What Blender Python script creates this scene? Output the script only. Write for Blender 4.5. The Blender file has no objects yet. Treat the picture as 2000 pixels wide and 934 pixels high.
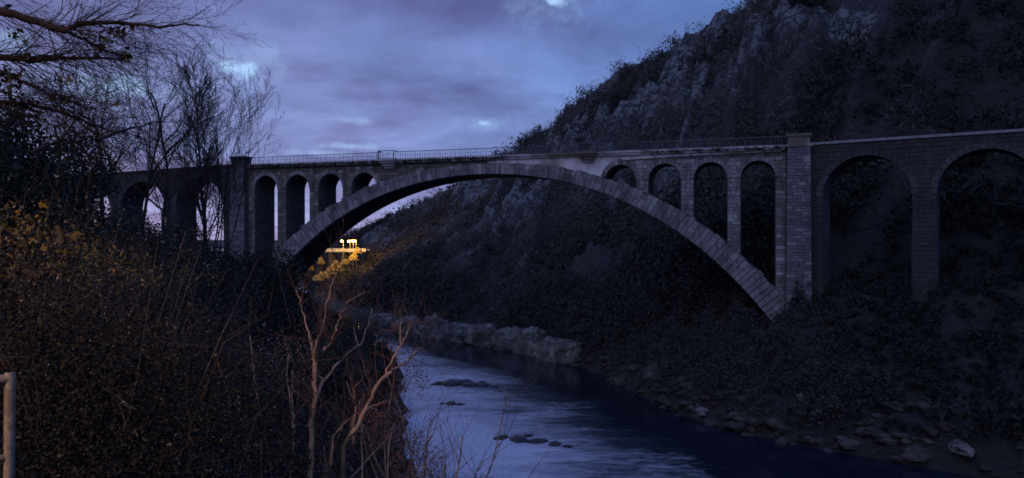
import bpy, bmesh, math, random
import numpy as np
from mathutils import Vector, geometry

# ------------------------------------------------------------------ camera, sky, sun, exposure
scene = bpy.context.scene
COL = scene.collection
CAMZ = 22.0
cam = bpy.data.cameras.new('camera')
cam.sensor_width = 36.0
cam.lens = 26.0
cam.clip_start = 0.1
cam.clip_end = 6000
cam_o = bpy.data.objects.new('camera', cam)
COL.objects.link(cam_o)
cam_o.location = (0, 0, CAMZ)
cam_o.rotation_euler = (math.radians(90 - 0.24), 0, 0)
scene.camera = cam_o
FPX = 1444.0


def at(px, py, Y):
    """photo pixel (2000 wide) at depth Y -> world point"""
    return Vector(((px - 1000) / FPX * Y, Y, CAMZ + (461 - py) / FPX * Y))


SUN_EL, SUN_AZ = math.radians(38), math.radians(215)
world = bpy.data.worlds.new('World')
scene.world = world
world.use_nodes = True
nt = world.node_tree
nt.nodes.clear()


def nd(t, kind, **kw):
    n = t.nodes.new(kind)
    for k, v in kw.items():
        if k == 'inp':
            for i, val in v.items():
                n.inputs[i].default_value = val
        else:
            setattr(n, k, v)
    return n


def ramp(t, fac, stops):
    r = t.nodes.new('ShaderNodeValToRGB')
    el = r.color_ramp.elements
    while len(el) < len(stops):
        el.new(0.5)
    for e, (p, c) in zip(el, stops):
        e.position = p
        e.color = (c[0], c[1], c[2], 1) if hasattr(c, '__len__') else (c, c, c, 1)
    t.links.new(fac, r.inputs[0])
    return r.outputs[0]


def mixc(t, fac, a, b, mode='MIX'):
    m = t.nodes.new('ShaderNodeMix')
    m.data_type = 'RGBA'
    m.blend_type = mode
    for sock, v in ((m.inputs[0], fac), (m.inputs[6], a), (m.inputs[7], b)):
        if hasattr(v, 'node'):
            t.links.new(v, sock)
        elif hasattr(v, '__len__'):
            sock.default_value = (v[0], v[1], v[2], 1)
        else:
            sock.default_value = v
    return m.outputs[2]


def mth(t, op, a, b=None, c=None):
    m = t.nodes.new('ShaderNodeMath')
    m.operation = op
    for i, v in enumerate((a, b, c)):
        if v is None:
            continue
        if hasattr(v, 'node'):
            t.links.new(v, m.inputs[i])
        else:
            m.inputs[i].default_value = v
    return m.outputs[0]


def build_sky():
    t = nt
    L = t.links.new
    tc = nd(t, 'ShaderNodeTexCoord')
    d = tc.outputs['Generated']
    sep = nd(t, 'ShaderNodeSeparateXYZ')
    L(d, sep.inputs[0])
    zc = mth(t, 'MAXIMUM', sep.outputs[2], 0.0)
    zz = mth(t, 'ADD', zc, 0.13)
    cx_, cy_ = mth(t, 'DIVIDE', sep.outputs[0], zz), mth(t, 'DIVIDE', sep.outputs[1], zz)
    cb = nd(t, 'ShaderNodeCombineXYZ')
    L(cx_, cb.inputs[0])
    L(cy_, cb.inputs[1])
    n1 = nd(t, 'ShaderNodeTexNoise', inp={'Scale': 0.95, 'Detail': 7.0, 'Roughness': 0.58, 'Distortion': 0.5})
    mp = nd(t, 'ShaderNodeMapping')
    mp.inputs['Location'].default_value = (3.1, 7.4, 0)
    L(cb.outputs[0], mp.inputs[0])
    L(mp.outputs[0], n1.inputs['Vector'])
    n2 = nd(t, 'ShaderNodeTexNoise', inp={'Scale': 2.6, 'Detail': 5.0, 'Roughness': 0.55})
    L(cb.outputs[0], n2.inputs['Vector'])
    # cloud deck colour: lavender low down, bluer higher and towards the mountain side
    lav = ramp(t, zc, [(0.0, (0.42, 0.40, 0.72)), (0.10, (0.238, 0.275, 0.575)), (0.30, (0.165, 0.218, 0.50)), (0.60, (0.18, 0.26, 0.70)), (1.0, (0.22, 0.32, 0.90))])
    side = nd(t, 'ShaderNodeMapRange', inp={1: -0.5, 2: 0.35, 3: 0.0, 4: 1.0})
    L(sep.outputs[0], side.inputs[0])
    base = mixc(t, mth(t, 'MULTIPLY', side.outputs[0], 0.8), mixc(t, 1.0, lav, (1.06, 1.0, 0.96), 'MULTIPLY'), mixc(t, 1.0, lav, (0.56, 0.93, 1.08), 'MULTIPLY'))
    dens = ramp(t, n1.outputs[0], [(0.40, 0.0), (0.60, 1.0)])
    dark = mixc(t, 1.0, base, (0.72, 0.62, 0.66), 'MULTIPLY')
    c = mixc(t, mth(t, 'MULTIPLY', dens, 0.9), mixc(t, 1.0, base, (1.12, 1.16, 1.12), 'MULTIPLY'), dark)
    fine = ramp(t, n2.outputs[0], [(0.3, 0.84), (0.7, 1.14)])
    c = mixc(t, 1.0, c, fine, 'MULTIPLY')
    # pink patches
    n3 = nd(t, 'ShaderNodeTexNoise', inp={'Scale': 0.6, 'Detail': 3.0})
    mp3 = nd(t, 'ShaderNodeMapping')
    mp3.inputs['Location'].default_value = (-4.0, 1.3, 0)
    L(cb.outputs[0], mp3.inputs[0])
    L(mp3.outputs[0], n3.inputs['Vector'])
    pk = ramp(t, n3.outputs[0], [(0.48, 0.0), (0.62, 1.0)])
    c = mixc(t, mth(t, 'MULTIPLY', pk, 0.3), c, mixc(t, 1.0, c, (1.28, 0.86, 0.9), 'MULTIPLY'))
    # breaks in the cloud deck where the clear twilight sky shows
    n4 = nd(t, 'ShaderNodeTexNoise', inp={'Scale': 42.0, 'Detail': 5.0, 'Roughness': 0.6})
    L(d, n4.inputs['Vector'])
    gap = None
    for px, py, rx, rz, amp in ((474, 134, .020, .011, 1.5), (225, 172, .05, .014, .75), (1082, 2, .022, .010, 1.1), (942, 240, .009, .004, .8),
                                (690, 286, .035, .004, .6), (690, 236, .030, .005, .35), (20, 80, .03, .015, .5), (610, 299, .04, .004, .4),
                                (1060, 14, .06, .03, .2), (484, 118, .05, .026, .3), (942, 240, .03, .010, .25)):
        v = Vector(((px - 1000) / FPX, 1, (461 - py) / FPX)).normalized()
        sub = nd(t, 'ShaderNodeVectorMath', operation='SUBTRACT')
        L(d, sub.inputs[0])
        sub.inputs[1].default_value = v
        ml = nd(t, 'ShaderNodeVectorMath', operation='MULTIPLY')
        L(sub.outputs[0], ml.inputs[0])
        ml.inputs[1].default_value = (1 / rx, 0.6 / rx, 1 / rz)
        ln = nd(t, 'ShaderNodeVectorMath', operation='LENGTH')
        L(ml.outputs[0], ln.inputs[0])
        core = mth(t, 'SUBTRACT', 1.0, mth(t, 'MULTIPLY', ln.outputs['Value'], 0.62))
        val = mth(t, 'ADD', core, mth(t, 'MULTIPLY', mth(t, 'SUBTRACT', n4.outputs[0], 0.5), 2.2))
        mr = nd(t, 'ShaderNodeMapRange', interpolation_type='SMOOTHSTEP', inp={1: 0.15, 2: 1.15, 3: 0.0, 4: amp})
        t.links.new(val, mr.inputs[0])
        gap = mr.outputs[0] if gap is None else mth(t, 'MAXIMUM', gap, mr.outputs[0])
    sky = nd(t, 'ShaderNodeTexSky', sky_type='NISHITA', sun_disc=False, sun_elevation=math.radians(1.5), sun_rotation=SUN_AZ)
    clear = mixc(t, 0.015, (0.40, 0.62, 0.98), sky.outputs[0], 'ADD')
    c = mixc(t, gap, c, clear)
    bg = nd(t, 'ShaderNodeBackground')
    L(c, bg.inputs[0])
    bg.inputs[1].default_value = 1.0
    out = nd(t, 'ShaderNodeOutputWorld')
    L(bg.outputs[0], out.inputs[0])


build_sky()
sun = bpy.data.lights.new('sun', 'SUN')
sun.energy = 0.50
sun.angle = math.radians(60)
sun.color = (0.70, 0.76, 1.0)
sun_o = bpy.data.objects.new('sun', sun)
COL.objects.link(sun_o)
sun_o.rotation_euler = (math.radians(90) - SUN_EL, 0, math.radians(-20))
scene.view_settings.view_transform = 'Standard'
scene.view_settings.look = 'None'
scene.view_settings.exposure = 0.0
scene.view_settings.gamma = 1.0
scene.cycles.use_denoising = True
scene.cycles.filter_width = 1.65
scene.cycles.max_bounces = 5
scene.cycles.diffuse_bounces = 3
scene.cycles.sample_clamp_indirect = 4.0

# ------------------------------------------------------------------ helpers
rng = np.random.default_rng(7)
R_ = random.Random(11)


def tag(o, label=None, cat=None, group=None, kind=None):
    if label:
        o['label'] = label
    if cat:
        o['category'] = cat
    if group:
        o['group'] = group
    if kind:
        o['kind'] = kind
    return o


def empty(name, loc=(0, 0, 0), rz=0.0):
    o = bpy.data.objects.new(name, None)
    o.location = loc
    o.rotation_euler = (0, 0, rz)
    COL.objects.link(o)
    return o


def link(name, me, mat=None, parent=None):
    if mat is not None and not me.materials:
        me.materials.append(mat)
    o = bpy.data.objects.new(name, me)
    COL.objects.link(o)
    o.parent = parent
    return o


def mesh_from(name, V, F, mat=None, parent=None, smooth=False, attrs=None):
    """V (n,3) array, F (m,k) array of equal-sided faces, or list of lists"""
    me = bpy.data.meshes.new(name)
    V = np.asarray(V, dtype=np.float32)
    if isinstance(F, np.ndarray):
        m, k = F.shape
        me.vertices.add(len(V))
        me.vertices.foreach_set('co', V.ravel())
        me.loops.add(m * k)
        me.loops.foreach_set('vertex_index', F.astype(np.int32).ravel())
        me.polygons.add(m)
        me.polygons.foreach_set('loop_start', np.arange(0, m * k, k, dtype=np.int32))
        me.update(calc_edges=True)
    else:
        me.from_pydata([tuple(v) for v in V], [], F)
    if smooth:
        me.polygons.foreach_set('use_smooth', np.ones(len(me.polygons), dtype=bool))
    for nm, arr in (attrs or {}).items():
        a = me.attributes.new(nm, 'FLOAT', 'POINT')
        a.data.foreach_set('value', np.asarray(arr, dtype=np.float32))
    me.update()
    return link(name, me, mat, parent)


class MB:
    """collects boxes and prisms into one mesh"""

    def __init__(self):
        self.v, self.f = [], []

    def box(self, x0, x1, y0, y1, z0, z1):
        b = len(self.v)
        self.v += [(x0, y0, z0), (x1, y0, z0), (x1, y1, z0), (x0, y1, z0), (x0, y0, z1), (x1, y0, z1), (x1, y1, z1), (x0, y1, z1)]
        self.f += [[b + i for i in q] for q in ((0, 3, 2, 1), (4, 5, 6, 7), (0, 1, 5, 4), (1, 2, 6, 5), (2, 3, 7, 6), (3, 0, 4, 7))]
        return self

    def hexa(self, pts):
        b = len(self.v)
        self.v += [tuple(p) for p in pts]
        self.f += [[b + i for i in q] for q in ((0, 3, 2, 1), (4, 5, 6, 7), (0, 1, 5, 4), (1, 2, 6, 5), (2, 3, 7, 6), (3, 0, 4, 7))]
        return self

    def taper(self, x0, x1, y0, y1, z0, z1, ex, ey):
        return self.hexa([(x0 - ex, y0 - ey, z0), (x1 + ex, y0 - ey, z0), (x1 + ex, y1 + ey, z0), (x0 - ex, y1 + ey, z0),
                          (x0, y0, z1), (x1, y0, z1), (x1, y1, z1), (x0, y1, z1)])

    def bar(self, p, q, w, d):
        """bar in the xz plane from p to q, width w, depth d (y)"""
        p, q = Vector((p[0], 0, p[1])), Vector((q[0], 0, q[1]))
        n = (q - p).normalized()
        s = Vector((-n.z, 0, n.x)) * w / 2
        y = Vector((0, d / 2, 0))
        return self.hexa([p - s - y, p + s - y, p + s + y, p - s + y, q - s - y, q + s - y, q + s + y, q - s + y])

    def poly(self, pts, y0, y1):
        """extrude a simple xz polygon (ccw seen from -y) between y0 and y1"""
        b, n = len(self.v), len(pts)
        self.v += [(p[0], y0, p[1]) for p in pts] + [(p[0], y1, p[1]) for p in pts]
        tri = geometry.tessellate_polygon([[Vector((p[0], p[1], 0)) for p in pts]])
        for t in tri:
            self.f.append([b + i for i in t])
            self.f.append([b + n + i for i in reversed(t)])
        for i in range(n):
            j = (i + 1) % n
            self.f.append([b + i, b + j, b + n + j, b + n + i])
        return self

    def build(self, name, mat, parent=None, fix=True):
        me = bpy.data.meshes.new(name)
        me.from_pydata(self.v, [], self.f)
        if fix:
            bm = bmesh.new()
            bm.from_mesh(me)
            bmesh.ops.recalc_face_normals(bm, faces=bm.faces)
            bm.to_mesh(me)
            bm.free()
        return link(name, me, mat, parent)


# vectorised value noise
_perm = rng.random((64, 64, 64)).astype(np.float32)


def vnoise(P):
    P = np.asarray(P, dtype=np.float64)
    I = np.floor(P).astype(int)
    Fq = P - I
    Fq = Fq * Fq * (3 - 2 * Fq)
    r = 0
    for dx in (0, 1):
        for dy in (0, 1):
            for dz in (0, 1):
                w = (Fq[..., 0] if dx else 1 - Fq[..., 0]) * (Fq[..., 1] if dy else 1 - Fq[..., 1]) * (Fq[..., 2] if dz else 1 - Fq[..., 2])
                r = r + w * _perm[(I[..., 0] + dx) % 64, (I[..., 1] + dy) % 64, (I[..., 2] + dz) % 64]
    return r


def fbm(P, octv=4, gain=0.5):
    P = np.asarray(P, dtype=np.float64)
    a, s, tot = 1.0, 0, 0
    for o in range(octv):
        s = s + a * vnoise(P * 2 ** o + 17.3 * o)
        tot += a
        a *= gain
    return s / tot


def tubes(paths, sides=None):
    """paths: list of (pts (n,3), radii (n)); returns V, F quads"""
    Vs, Fs, base = [], [], 0
    for pts, rad in paths:
        pts = np.asarray(pts, float)
        rad = np.asarray(rad, float)
        n = len(pts)
        k = sides or (6 if rad[0] > 0.08 else 4 if rad[0] > 0.03 else 3)
        T = np.gradient(pts, axis=0)
        T /= np.linalg.norm(T, axis=1, keepdims=True) + 1e-9
        ref = np.array([0.31, 0.22, 0.925]) if abs(T[0, 2]) < 0.8 else np.array([0.93, 0.31, 0.2])
        A = np.cross(T, ref)
        A /= np.linalg.norm(A, axis=1, keepdims=True) + 1e-9
        B = np.cross(T, A)
        ang = np.arange(k) * 2 * np.pi / k
        ring = pts[:, None, :] + rad[:, None, None] * (np.cos(ang)[None, :, None] * A[:, None, :] + np.sin(ang)[None, :, None] * B[:, None, :])
        Vs.append(ring.reshape(-1, 3))
        i = np.arange(n - 1)[:, None] * k
        j = np.arange(k)[None, :]
        j2 = (j + 1) % k
        Fs.append(np.stack([i + j, i + j2, i + k + j2, i + k + j], -1).reshape(-1, 4) + base)
        base += n * k
    return np.concatenate(Vs), np.concatenate(Fs)


def leaves(P, size, rg, up=0.35):
    """rhombic, slightly folded leaves (two quads would be too many: one bent quad each) at points P"""
    n = len(P)
    size = np.broadcast_to(size, (n,))[:, None]
    a = rg.normal(size=(n, 3))
    a /= np.linalg.norm(a, axis=1, keepdims=True)
    b = rg.normal(size=(n, 3)) + np.array([0, 0, up])
    b = np.cross(a, b)
    b /= np.linalg.norm(b, axis=1, keepdims=True) + 1e-9
    c = np.cross(a, b)
    V = np.stack([P - a * size * 0.5, P + b * size * 0.28 + c * size * 0.08, P + a * size * 0.5, P - b * size * 0.28 + c * size * 0.08], 1)
    F = np.arange(n * 4).reshape(n, 4)
    return V.reshape(-1, 3), F


def rot_about(v, axis, ang):
    axis = axis / (np.linalg.norm(axis) + 1e-9)
    return v * math.cos(ang) + np.cross(axis, v) * math.sin(ang) + axis * np.dot(axis, v) * (1 - math.cos(ang))


def grow(rg, p, d, L, r, lev, cfg, out):
    n = max(3, int(L / cfg['seg'][lev]))
    pts, rad = [np.array(p, float)], [r]
    d = np.array(d, float)
    d /= np.linalg.norm(d)
    r1 = r * cfg['tip'][lev]
    for i in range(n):
        d = d + rg.normal(size=3) * cfg['wob'][lev] + np.array([0, 0, cfg['up'][lev]])
        d /= np.linalg.norm(d)
        pts.append(pts[-1] + d * L / n)
        rad.append(r + (r1 - r) * (i + 1) / n)
    out.append((lev, np.array(pts), np.array(rad)))
    if lev + 1 >= cfg['levels']:
        return
    m = cfg['kids'][lev]
    for k in range(m):
        f = cfg['start'][lev] + (1 - cfg['start'][lev]) * (k + rg.random()) / m
        x = f * n
        i = min(int(x), n - 1)
        q = pts[i] + (pts[i + 1] - pts[i]) * (x - i)
        dd = pts[i + 1] - pts[i]
        dd = dd / np.linalg.norm(dd)
        perp = np.cross(dd, rg.normal(size=3))
        cd = rot_about(dd, perp, cfg['ang'][lev] * (0.7 + 0.6 * rg.random()))
        rr = (r + (r1 - r) * f) * cfg['rk'][lev]
        LL = L * cfg['lk'][lev] * (1 - cfg['fall'][lev] * f) * (0.7 + 0.6 * rg.random())
        grow(rg, q, cd, LL, max(rr, cfg['rmin']), lev + 1, cfg, out)


# ------------------------------------------------------------------ materials
def new_mat(name):
    m = bpy.data.materials.new(name)
    m.use_nodes = True
    t = m.node_tree
    b = t.nodes['Principled BSDF']
    return m, t, b


def noise(t, vec, scale, detail=4.0, rough=0.55):
    n = nd(t, 'ShaderNodeTexNoise', inp={'Scale': scale, 'Detail': detail, 'Roughness': rough})
    if vec is not None:
        t.links.new(vec, n.inputs['Vector'])
    return n.outputs[0]


def bump(t, b, h, strength=0.4, dist=0.1):
    bp = nd(t, 'ShaderNodeBump', inp={'Strength': strength, 'Distance': dist})
    t.links.new(h, bp.inputs['Height'])
    t.links.new(bp.outputs[0], b.inputs['Normal'])


def two_tone(name, c1, c2, scale, rough=0.85, bumps=0.3, bdist=0.05, lo=0.35, hi=0.65, c3=None, scale3=0.2, spec=0.3):
    m, t, b = new_mat(name)
    geo = nd(t, 'ShaderNodeNewGeometry')
    n = noise(t, geo.outputs['Position'], scale)
    c = mixc(t, ramp(t, n, [(lo, 0.0), (hi, 1.0)]), c1, c2)
    if c3 is not None:
        n3 = noise(t, geo.outputs['Position'], scale3, 5.0)
        c = mixc(t, ramp(t, n3, [(0.48, 0.0), (0.62, 1.0)]), c, c3)
    t.links.new(c, b.inputs['Base Color'])
    b.inputs['Roughness'].default_value = rough
    b.inputs['Specular IOR Level'].default_value = spec
    if bumps:
        bump(t, b, noise(t, geo.outputs['Position'], scale * 3, 5.0), bumps, bdist)
    return m


def stone_mat(name, dark, light, pale, streak=0.5):
    """cut limestone: each block its own tone, stained by weather"""
    m, t, b = new_mat(name)
    geo = nd(t, 'ShaderNodeNewGeometry')
    oi = nd(t, 'ShaderNodeObjectInfo')
    rnd = mth(t, 'FRACT', mth(t, 'ADD', oi.outputs['Random'], mth(t, 'MULTIPLY', geo.outputs['Random Per Island'], 3.7)))
    c = ramp(t, rnd, [(0.0, dark), (0.5, [(x + y) / 2 for x, y in zip(dark, light)]), (0.82, light), (1.0, pale)])
    n = noise(t, geo.outputs['Position'], 0.35, 6.0, 0.6)
    c = mixc(t, mth(t, 'MULTIPLY', ramp(t, n, [(0.40, 0.0), (0.66, 1.0)]), streak), c, (0.055, 0.05, 0.045))
    sm = nd(t, 'ShaderNodeMapping')
    sm.inputs['Scale'].default_value = (0.8, 0.8, 0.07)
    t.links.new(geo.outputs['Position'], sm.inputs[0])
    run = noise(t, sm.outputs[0], 1.0, 5.0, 0.6)
    c = mixc(t, mth(t, 'MULTIPLY', ramp(t, run, [(0.50, 0.0), (0.64, 1.0)]), 0.55), c, (0.045, 0.04, 0.036))
    c = mixc(t, mth(t, 'MULTIPLY', ramp(t, run, [(0.30, 1.0), (0.40, 0.0)]), 0.04 if name.startswith('old') else 0.35), c, (0.42, 0.40, 0.39))
    n2 = noise(t, geo.outputs['Position'], 5.0, 5.0, 0.65)
    c = mixc(t, 1.0, c, ramp(t, n2, [(0.25, 0.45), (0.75, 1.4)]), 'MULTIPLY')
    t.links.new(c, b.inputs['Base Color'])
    b.inputs['Roughness'].default_value = 0.9
    bump(t, b, n2, 0.6, 0.06)
    return m


M = {}
M['stone'] = stone_mat('ashlar', (0.15, 0.132, 0.132), (0.28, 0.255, 0.26), (0.44, 0.41, 0.41))
M['vous'] = stone_mat('arch_stone', (0.17, 0.154, 0.158), (0.25, 0.23, 0.236), (0.35, 0.325, 0.33), 0.7)
M['stone_brown'] = stone_mat('brown_ashlar', (0.10, 0.078, 0.066), (0.22, 0.178, 0.155), (0.36, 0.31, 0.28))  # browner ashlar for the wall stones left of mid-span
M['pier'] = stone_mat('pier_stone', (0.10, 0.092, 0.105), (0.165, 0.155, 0.175), (0.27, 0.25, 0.265), 0.3)
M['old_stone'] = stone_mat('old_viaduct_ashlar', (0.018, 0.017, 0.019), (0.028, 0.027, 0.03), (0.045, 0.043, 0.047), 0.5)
M['core'] = two_tone('mortar_wall', (0.06, 0.053, 0.05), (0.11, 0.098, 0.093), 1.2, 0.95, 0.5, 0.08)
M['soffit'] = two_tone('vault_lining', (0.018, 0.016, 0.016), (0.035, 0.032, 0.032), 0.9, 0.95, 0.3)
M['plaster'] = two_tone('smooth_render', (0.52, 0.455, 0.475), (0.64, 0.57, 0.59), 0.7, 0.9, 0.15, 0.02, c3=(0.26, 0.20, 0.18), scale3=0.25)
M['cornice'] = two_tone('cornice_stone', (0.26, 0.235, 0.24), (0.40, 0.37, 0.38), 1.1, 0.9, 0.3, 0.03, c3=(0.12, 0.10, 0.08), scale3=0.22)
M['coping'] = two_tone('skylit_coping', (0.14, 0.145, 0.16), (0.22, 0.225, 0.245), 0.8, 0.8, 0.2, 0.02)  # sky light along the parapet top put into a lighter stone colour
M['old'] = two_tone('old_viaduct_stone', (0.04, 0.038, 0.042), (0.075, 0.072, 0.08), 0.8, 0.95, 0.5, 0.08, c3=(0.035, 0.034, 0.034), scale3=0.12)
M['iron'] = two_tone('painted_iron', (0.03, 0.04, 0.06), (0.06, 0.07, 0.10), 3.0, 0.55, 0, spec=0.5)
M['bark'] = two_tone('dark_bark', (0.012, 0.010, 0.009), (0.028, 0.024, 0.022), 6.0, 0.95, 0.5, 0.02)
M['twig'] = two_tone('bare_twigs', (0.03, 0.024, 0.022), (0.055, 0.042, 0.04), 2.0, 0.95, 0)
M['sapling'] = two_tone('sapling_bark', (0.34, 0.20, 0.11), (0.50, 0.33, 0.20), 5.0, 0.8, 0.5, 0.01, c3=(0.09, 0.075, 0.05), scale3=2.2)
M['stems'] = two_tone('bramble_stem', (0.03, 0.026, 0.022), (0.07, 0.06, 0.05), 3.0, 0.9, 0)
M['sapling_grey'] = two_tone('grey_sapling_bark', (0.15, 0.12, 0.11), (0.27, 0.22, 0.20), 5.0, 0.8, 0.5, 0.01, c3=(0.07, 0.06, 0.055), scale3=2.2)
M['steel'] = two_tone('weathered_steel', (0.11, 0.095, 0.07), (0.20, 0.175, 0.13), 30.0, 0.6, 0.3, 0.002, c3=(0.10, 0.07, 0.05), scale3=14.0)
M['concrete'] = two_tone('old_concrete', (0.05, 0.045, 0.04), (0.09, 0.083, 0.075), 0.5, 0.9, 0.2)
M['road'] = two_tone('pale_parapet', (0.52, 0.48, 0.38), (0.62, 0.58, 0.48), 0.5, 0.9, 0.1)
M['pole'] = two_tone('lamp_pole_paint', (0.10, 0.10, 0.10), (0.14, 0.14, 0.13), 4.0, 0.6, 0)


def leaf_mat(name, c1, c2, c3, rough=0.6, trans=0.0, use_tint=False):
    m, t, b = new_mat(name)
    geo = nd(t, 'ShaderNodeNewGeometry')
    if use_tint:
        at_ = nd(t, 'ShaderNodeAttribute', attribute_name='tint')
        f = mth(t, 'ADD', mth(t, 'MULTIPLY', at_.outputs['Fac'], 0.8), mth(t, 'MULTIPLY', mth(t, 'POWER', geo.outputs['Random Per Island'], 3.0 if name == 'winter_scrub_leaf' else 1.0), 0.45 if name == 'winter_scrub_leaf' else 0.2))
    else:
        f = geo.outputs['Random Per Island']
    c = ramp(t, f, [(0.0, c1), (0.55 if name != 'winter_scrub_leaf' else 0.62, c2), (1.0, c3)])
    t.links.new(c, b.inputs['Base Color'])
    b.inputs['Roughness'].default_value = rough
    b.inputs['Specular IOR Level'].default_value = 0.25
    return m


M['leaf_dark'] = leaf_mat('dark_evergreen_leaf', (0.010, 0.012, 0.008), (0.020, 0.024, 0.014), (0.05, 0.055, 0.03), 0.85)
M['leaf_scrub'] = leaf_mat('winter_scrub_leaf', (0.006, 0.007, 0.006), (0.021, 0.020, 0.015), (0.19, 0.16, 0.11), 0.9, use_tint=True)
M['leaf_gold'] = leaf_mat('lamp_gold_leaf', (0.03, 0.028, 0.012), (0.075, 0.06, 0.022), (0.26, 0.17, 0.04))  # warm lamp glow on near shrubs put into the leaf colour
M['leaf_red'] = leaf_mat('russet_twigs', (0.07, 0.035, 0.025), (0.14, 0.07, 0.045), (0.24, 0.13, 0.08))
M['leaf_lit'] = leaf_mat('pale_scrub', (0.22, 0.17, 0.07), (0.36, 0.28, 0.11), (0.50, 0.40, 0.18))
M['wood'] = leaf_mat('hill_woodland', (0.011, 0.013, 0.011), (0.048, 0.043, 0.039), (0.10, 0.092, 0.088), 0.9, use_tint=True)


def hill_mat():
    m, t, b = new_mat('hillside_rock_and_scrub')
    geo = nd(t, 'ShaderNodeNewGeometry')
    pos = geo.outputs['Position']
    a = nd(t, 'ShaderNodeAttribute', attribute_name='rock')
    n = noise(t, pos, 0.25, 7.0, 0.62)
    n2 = noise(t, pos, 1.1, 6.0, 0.6)
    vo = nd(t, 'ShaderNodeTexVoronoi', feature='DISTANCE_TO_EDGE', inp={'Scale': 0.23})
    vm = nd(t, 'ShaderNodeVectorMath', operation='MULTIPLY_ADD')
    nv = nd(t, 'ShaderNodeTexNoise', inp={'Scale': 0.3, 'Detail': 5.0})
    t.links.new(pos, nv.inputs['Vector'])
    t.links.new(nv.outputs['Color'], vm.inputs[0])
    vm.inputs[1].default_value = (7, 7, 7)
    t.links.new(pos, vm.inputs[2])
    sq = nd(t, 'ShaderNodeVectorMath', operation='MULTIPLY')
    t.links.new(vm.outputs[0], sq.inputs[0])
    sq.inputs[1].default_value = (1.0, 1.0, 0.55)
    t.links.new(sq.outputs[0], vo.inputs['Vector'])
    crack = ramp(t, vo.outputs['Distance'], [(0.0, 0.0), (0.16, 1.0)])
    rock = mixc(t, n2, (0.05, 0.049, 0.052), (0.225, 0.22, 0.23))
    rock = mixc(t, crack, (0.016, 0.016, 0.013), rock)
    veg = mixc(t, ramp(t, n, [(0.35, 0.0), (0.65, 1.0)]), (0.014, 0.016, 0.014), (0.048, 0.046, 0.042))
    f = ramp(t, mth(t, 'ADD', a.outputs['Fac'], mth(t, 'MULTIPLY', mth(t, 'SUBTRACT', n, 0.5), 0.9)), [(0.42, 0.0), (0.62, 1.0)])
    litter = ramp(t, a.outputs['Fac'], [(0.0, 1.0), (0.22, 0.0)])
    veg = mixc(t, litter, veg, mixc(t, n2, (0.010, 0.009, 0.008), (0.032, 0.027, 0.022)))
    t.links.new(mixc(t, f, veg, rock), b.inputs['Base Color'])
    b.inputs['Roughness'].default_value = 0.95
    bump(t, b, mth(t, 'ADD', mth(t, 'ADD', n, mth(t, 'MULTIPLY', n2, 0.5)), mth(t, 'MULTIPLY', crack, 0.35)), 1.0, 2.2)
    return m


M['hill'] = hill_mat()
M['soil'] = two_tone('leaf_litter_soil', (0.012, 0.011, 0.01), (0.035, 0.03, 0.025), 0.8, 0.95, 0.6, 0.15)
M['ground'] = two_tone('valley_ground', (0.03, 0.035, 0.022), (0.06, 0.058, 0.04), 0.05, 0.95, 0.3, 0.3)
M['rock'] = two_tone('river_limestone', (0.06, 0.055, 0.05), (0.20, 0.185, 0.165), 0.9, 0.9, 0.8, 0.25, c3=(0.06, 0.055, 0.05), scale3=0.35)
M['shore'] = two_tone('muddy_shore_stone', (0.018, 0.016, 0.014), (0.075, 0.066, 0.056), 0.9, 0.9, 0.8, 0.2, c3=(0.03, 0.025, 0.02), scale3=0.3)
M['wet'] = two_tone('wet_dark_rock', (0.012, 0.013, 0.015), (0.035, 0.034, 0.035), 1.5, 0.45, 0.8, 0.12)


def water_mat():
    m, t, b = new_mat('river_water')
    geo = nd(t, 'ShaderNodeNewGeometry')
    mp = nd(t, 'ShaderNodeMapping')
    mp.inputs['Rotation'].default_value = (0, 0, math.radians(28))
    mp.inputs['Scale'].default_value = (0.42, 1.15, 1.0)
    t.links.new(geo.outputs['Position'], mp.inputs[0])
    v = mp.outputs[0]
    big = nd(t, 'ShaderNodeTexNoise', inp={'Scale': 0.11, 'Detail': 6.0, 'Roughness': 0.62, 'Distortion': 0.8})
    t.links.new(v, big.inputs['Vector'])
    fine = nd(t, 'ShaderNodeTexNoise', inp={'Scale': 0.9, 'Detail': 7.0, 'Roughness': 0.72, 'Distortion': 0.9})
    t.links.new(v, fine.inputs['Vector'])
    at_ = nd(t, 'ShaderNodeAttribute', attribute_name='rapid')
    mixn = mth(t, 'ADD', mth(t, 'MULTIPLY', big.outputs[0], 0.55), mth(t, 'MULTIPLY', fine.outputs[0], 0.45))
    foam = ramp(t, mth(t, 'ADD', mixn, mth(t, 'MULTIPLY', mth(t, 'SUBTRACT', at_.outputs['Fac'], 0.55), 0.48)), [(0.45, 0.0), (0.74, 1.0)])
    c = mixc(t, foam, (0.006, 0.010, 0.018), (0.46, 0.47, 0.52))
    t.links.new(c, b.inputs['Base Color'])
    t.links.new(ramp(t, foam, [(0.0, 0.08), (1.0, 0.5)]), b.inputs['Roughness'])
    b.inputs['IOR'].default_value = 1.333
    b.inputs['Specular IOR Level'].default_value = 0.6
    h = mth(t, 'ADD', mth(t, 'MULTIPLY', fine.outputs[0], 0.35), mth(t, 'MULTIPLY', big.outputs[0], 1.4))
    bp = nd(t, 'ShaderNodeBump', inp={'Distance': 0.7})
    t.links.new(ramp(t, at_.outputs['Fac'], [(0.25, 0.05), (0.75, 0.5)]), bp.inputs['Strength'])
    t.links.new(h, bp.inputs['Height'])
    t.links.new(bp.outputs[0], b.inputs['Normal'])
    return m


M['water'] = water_mat()


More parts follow.
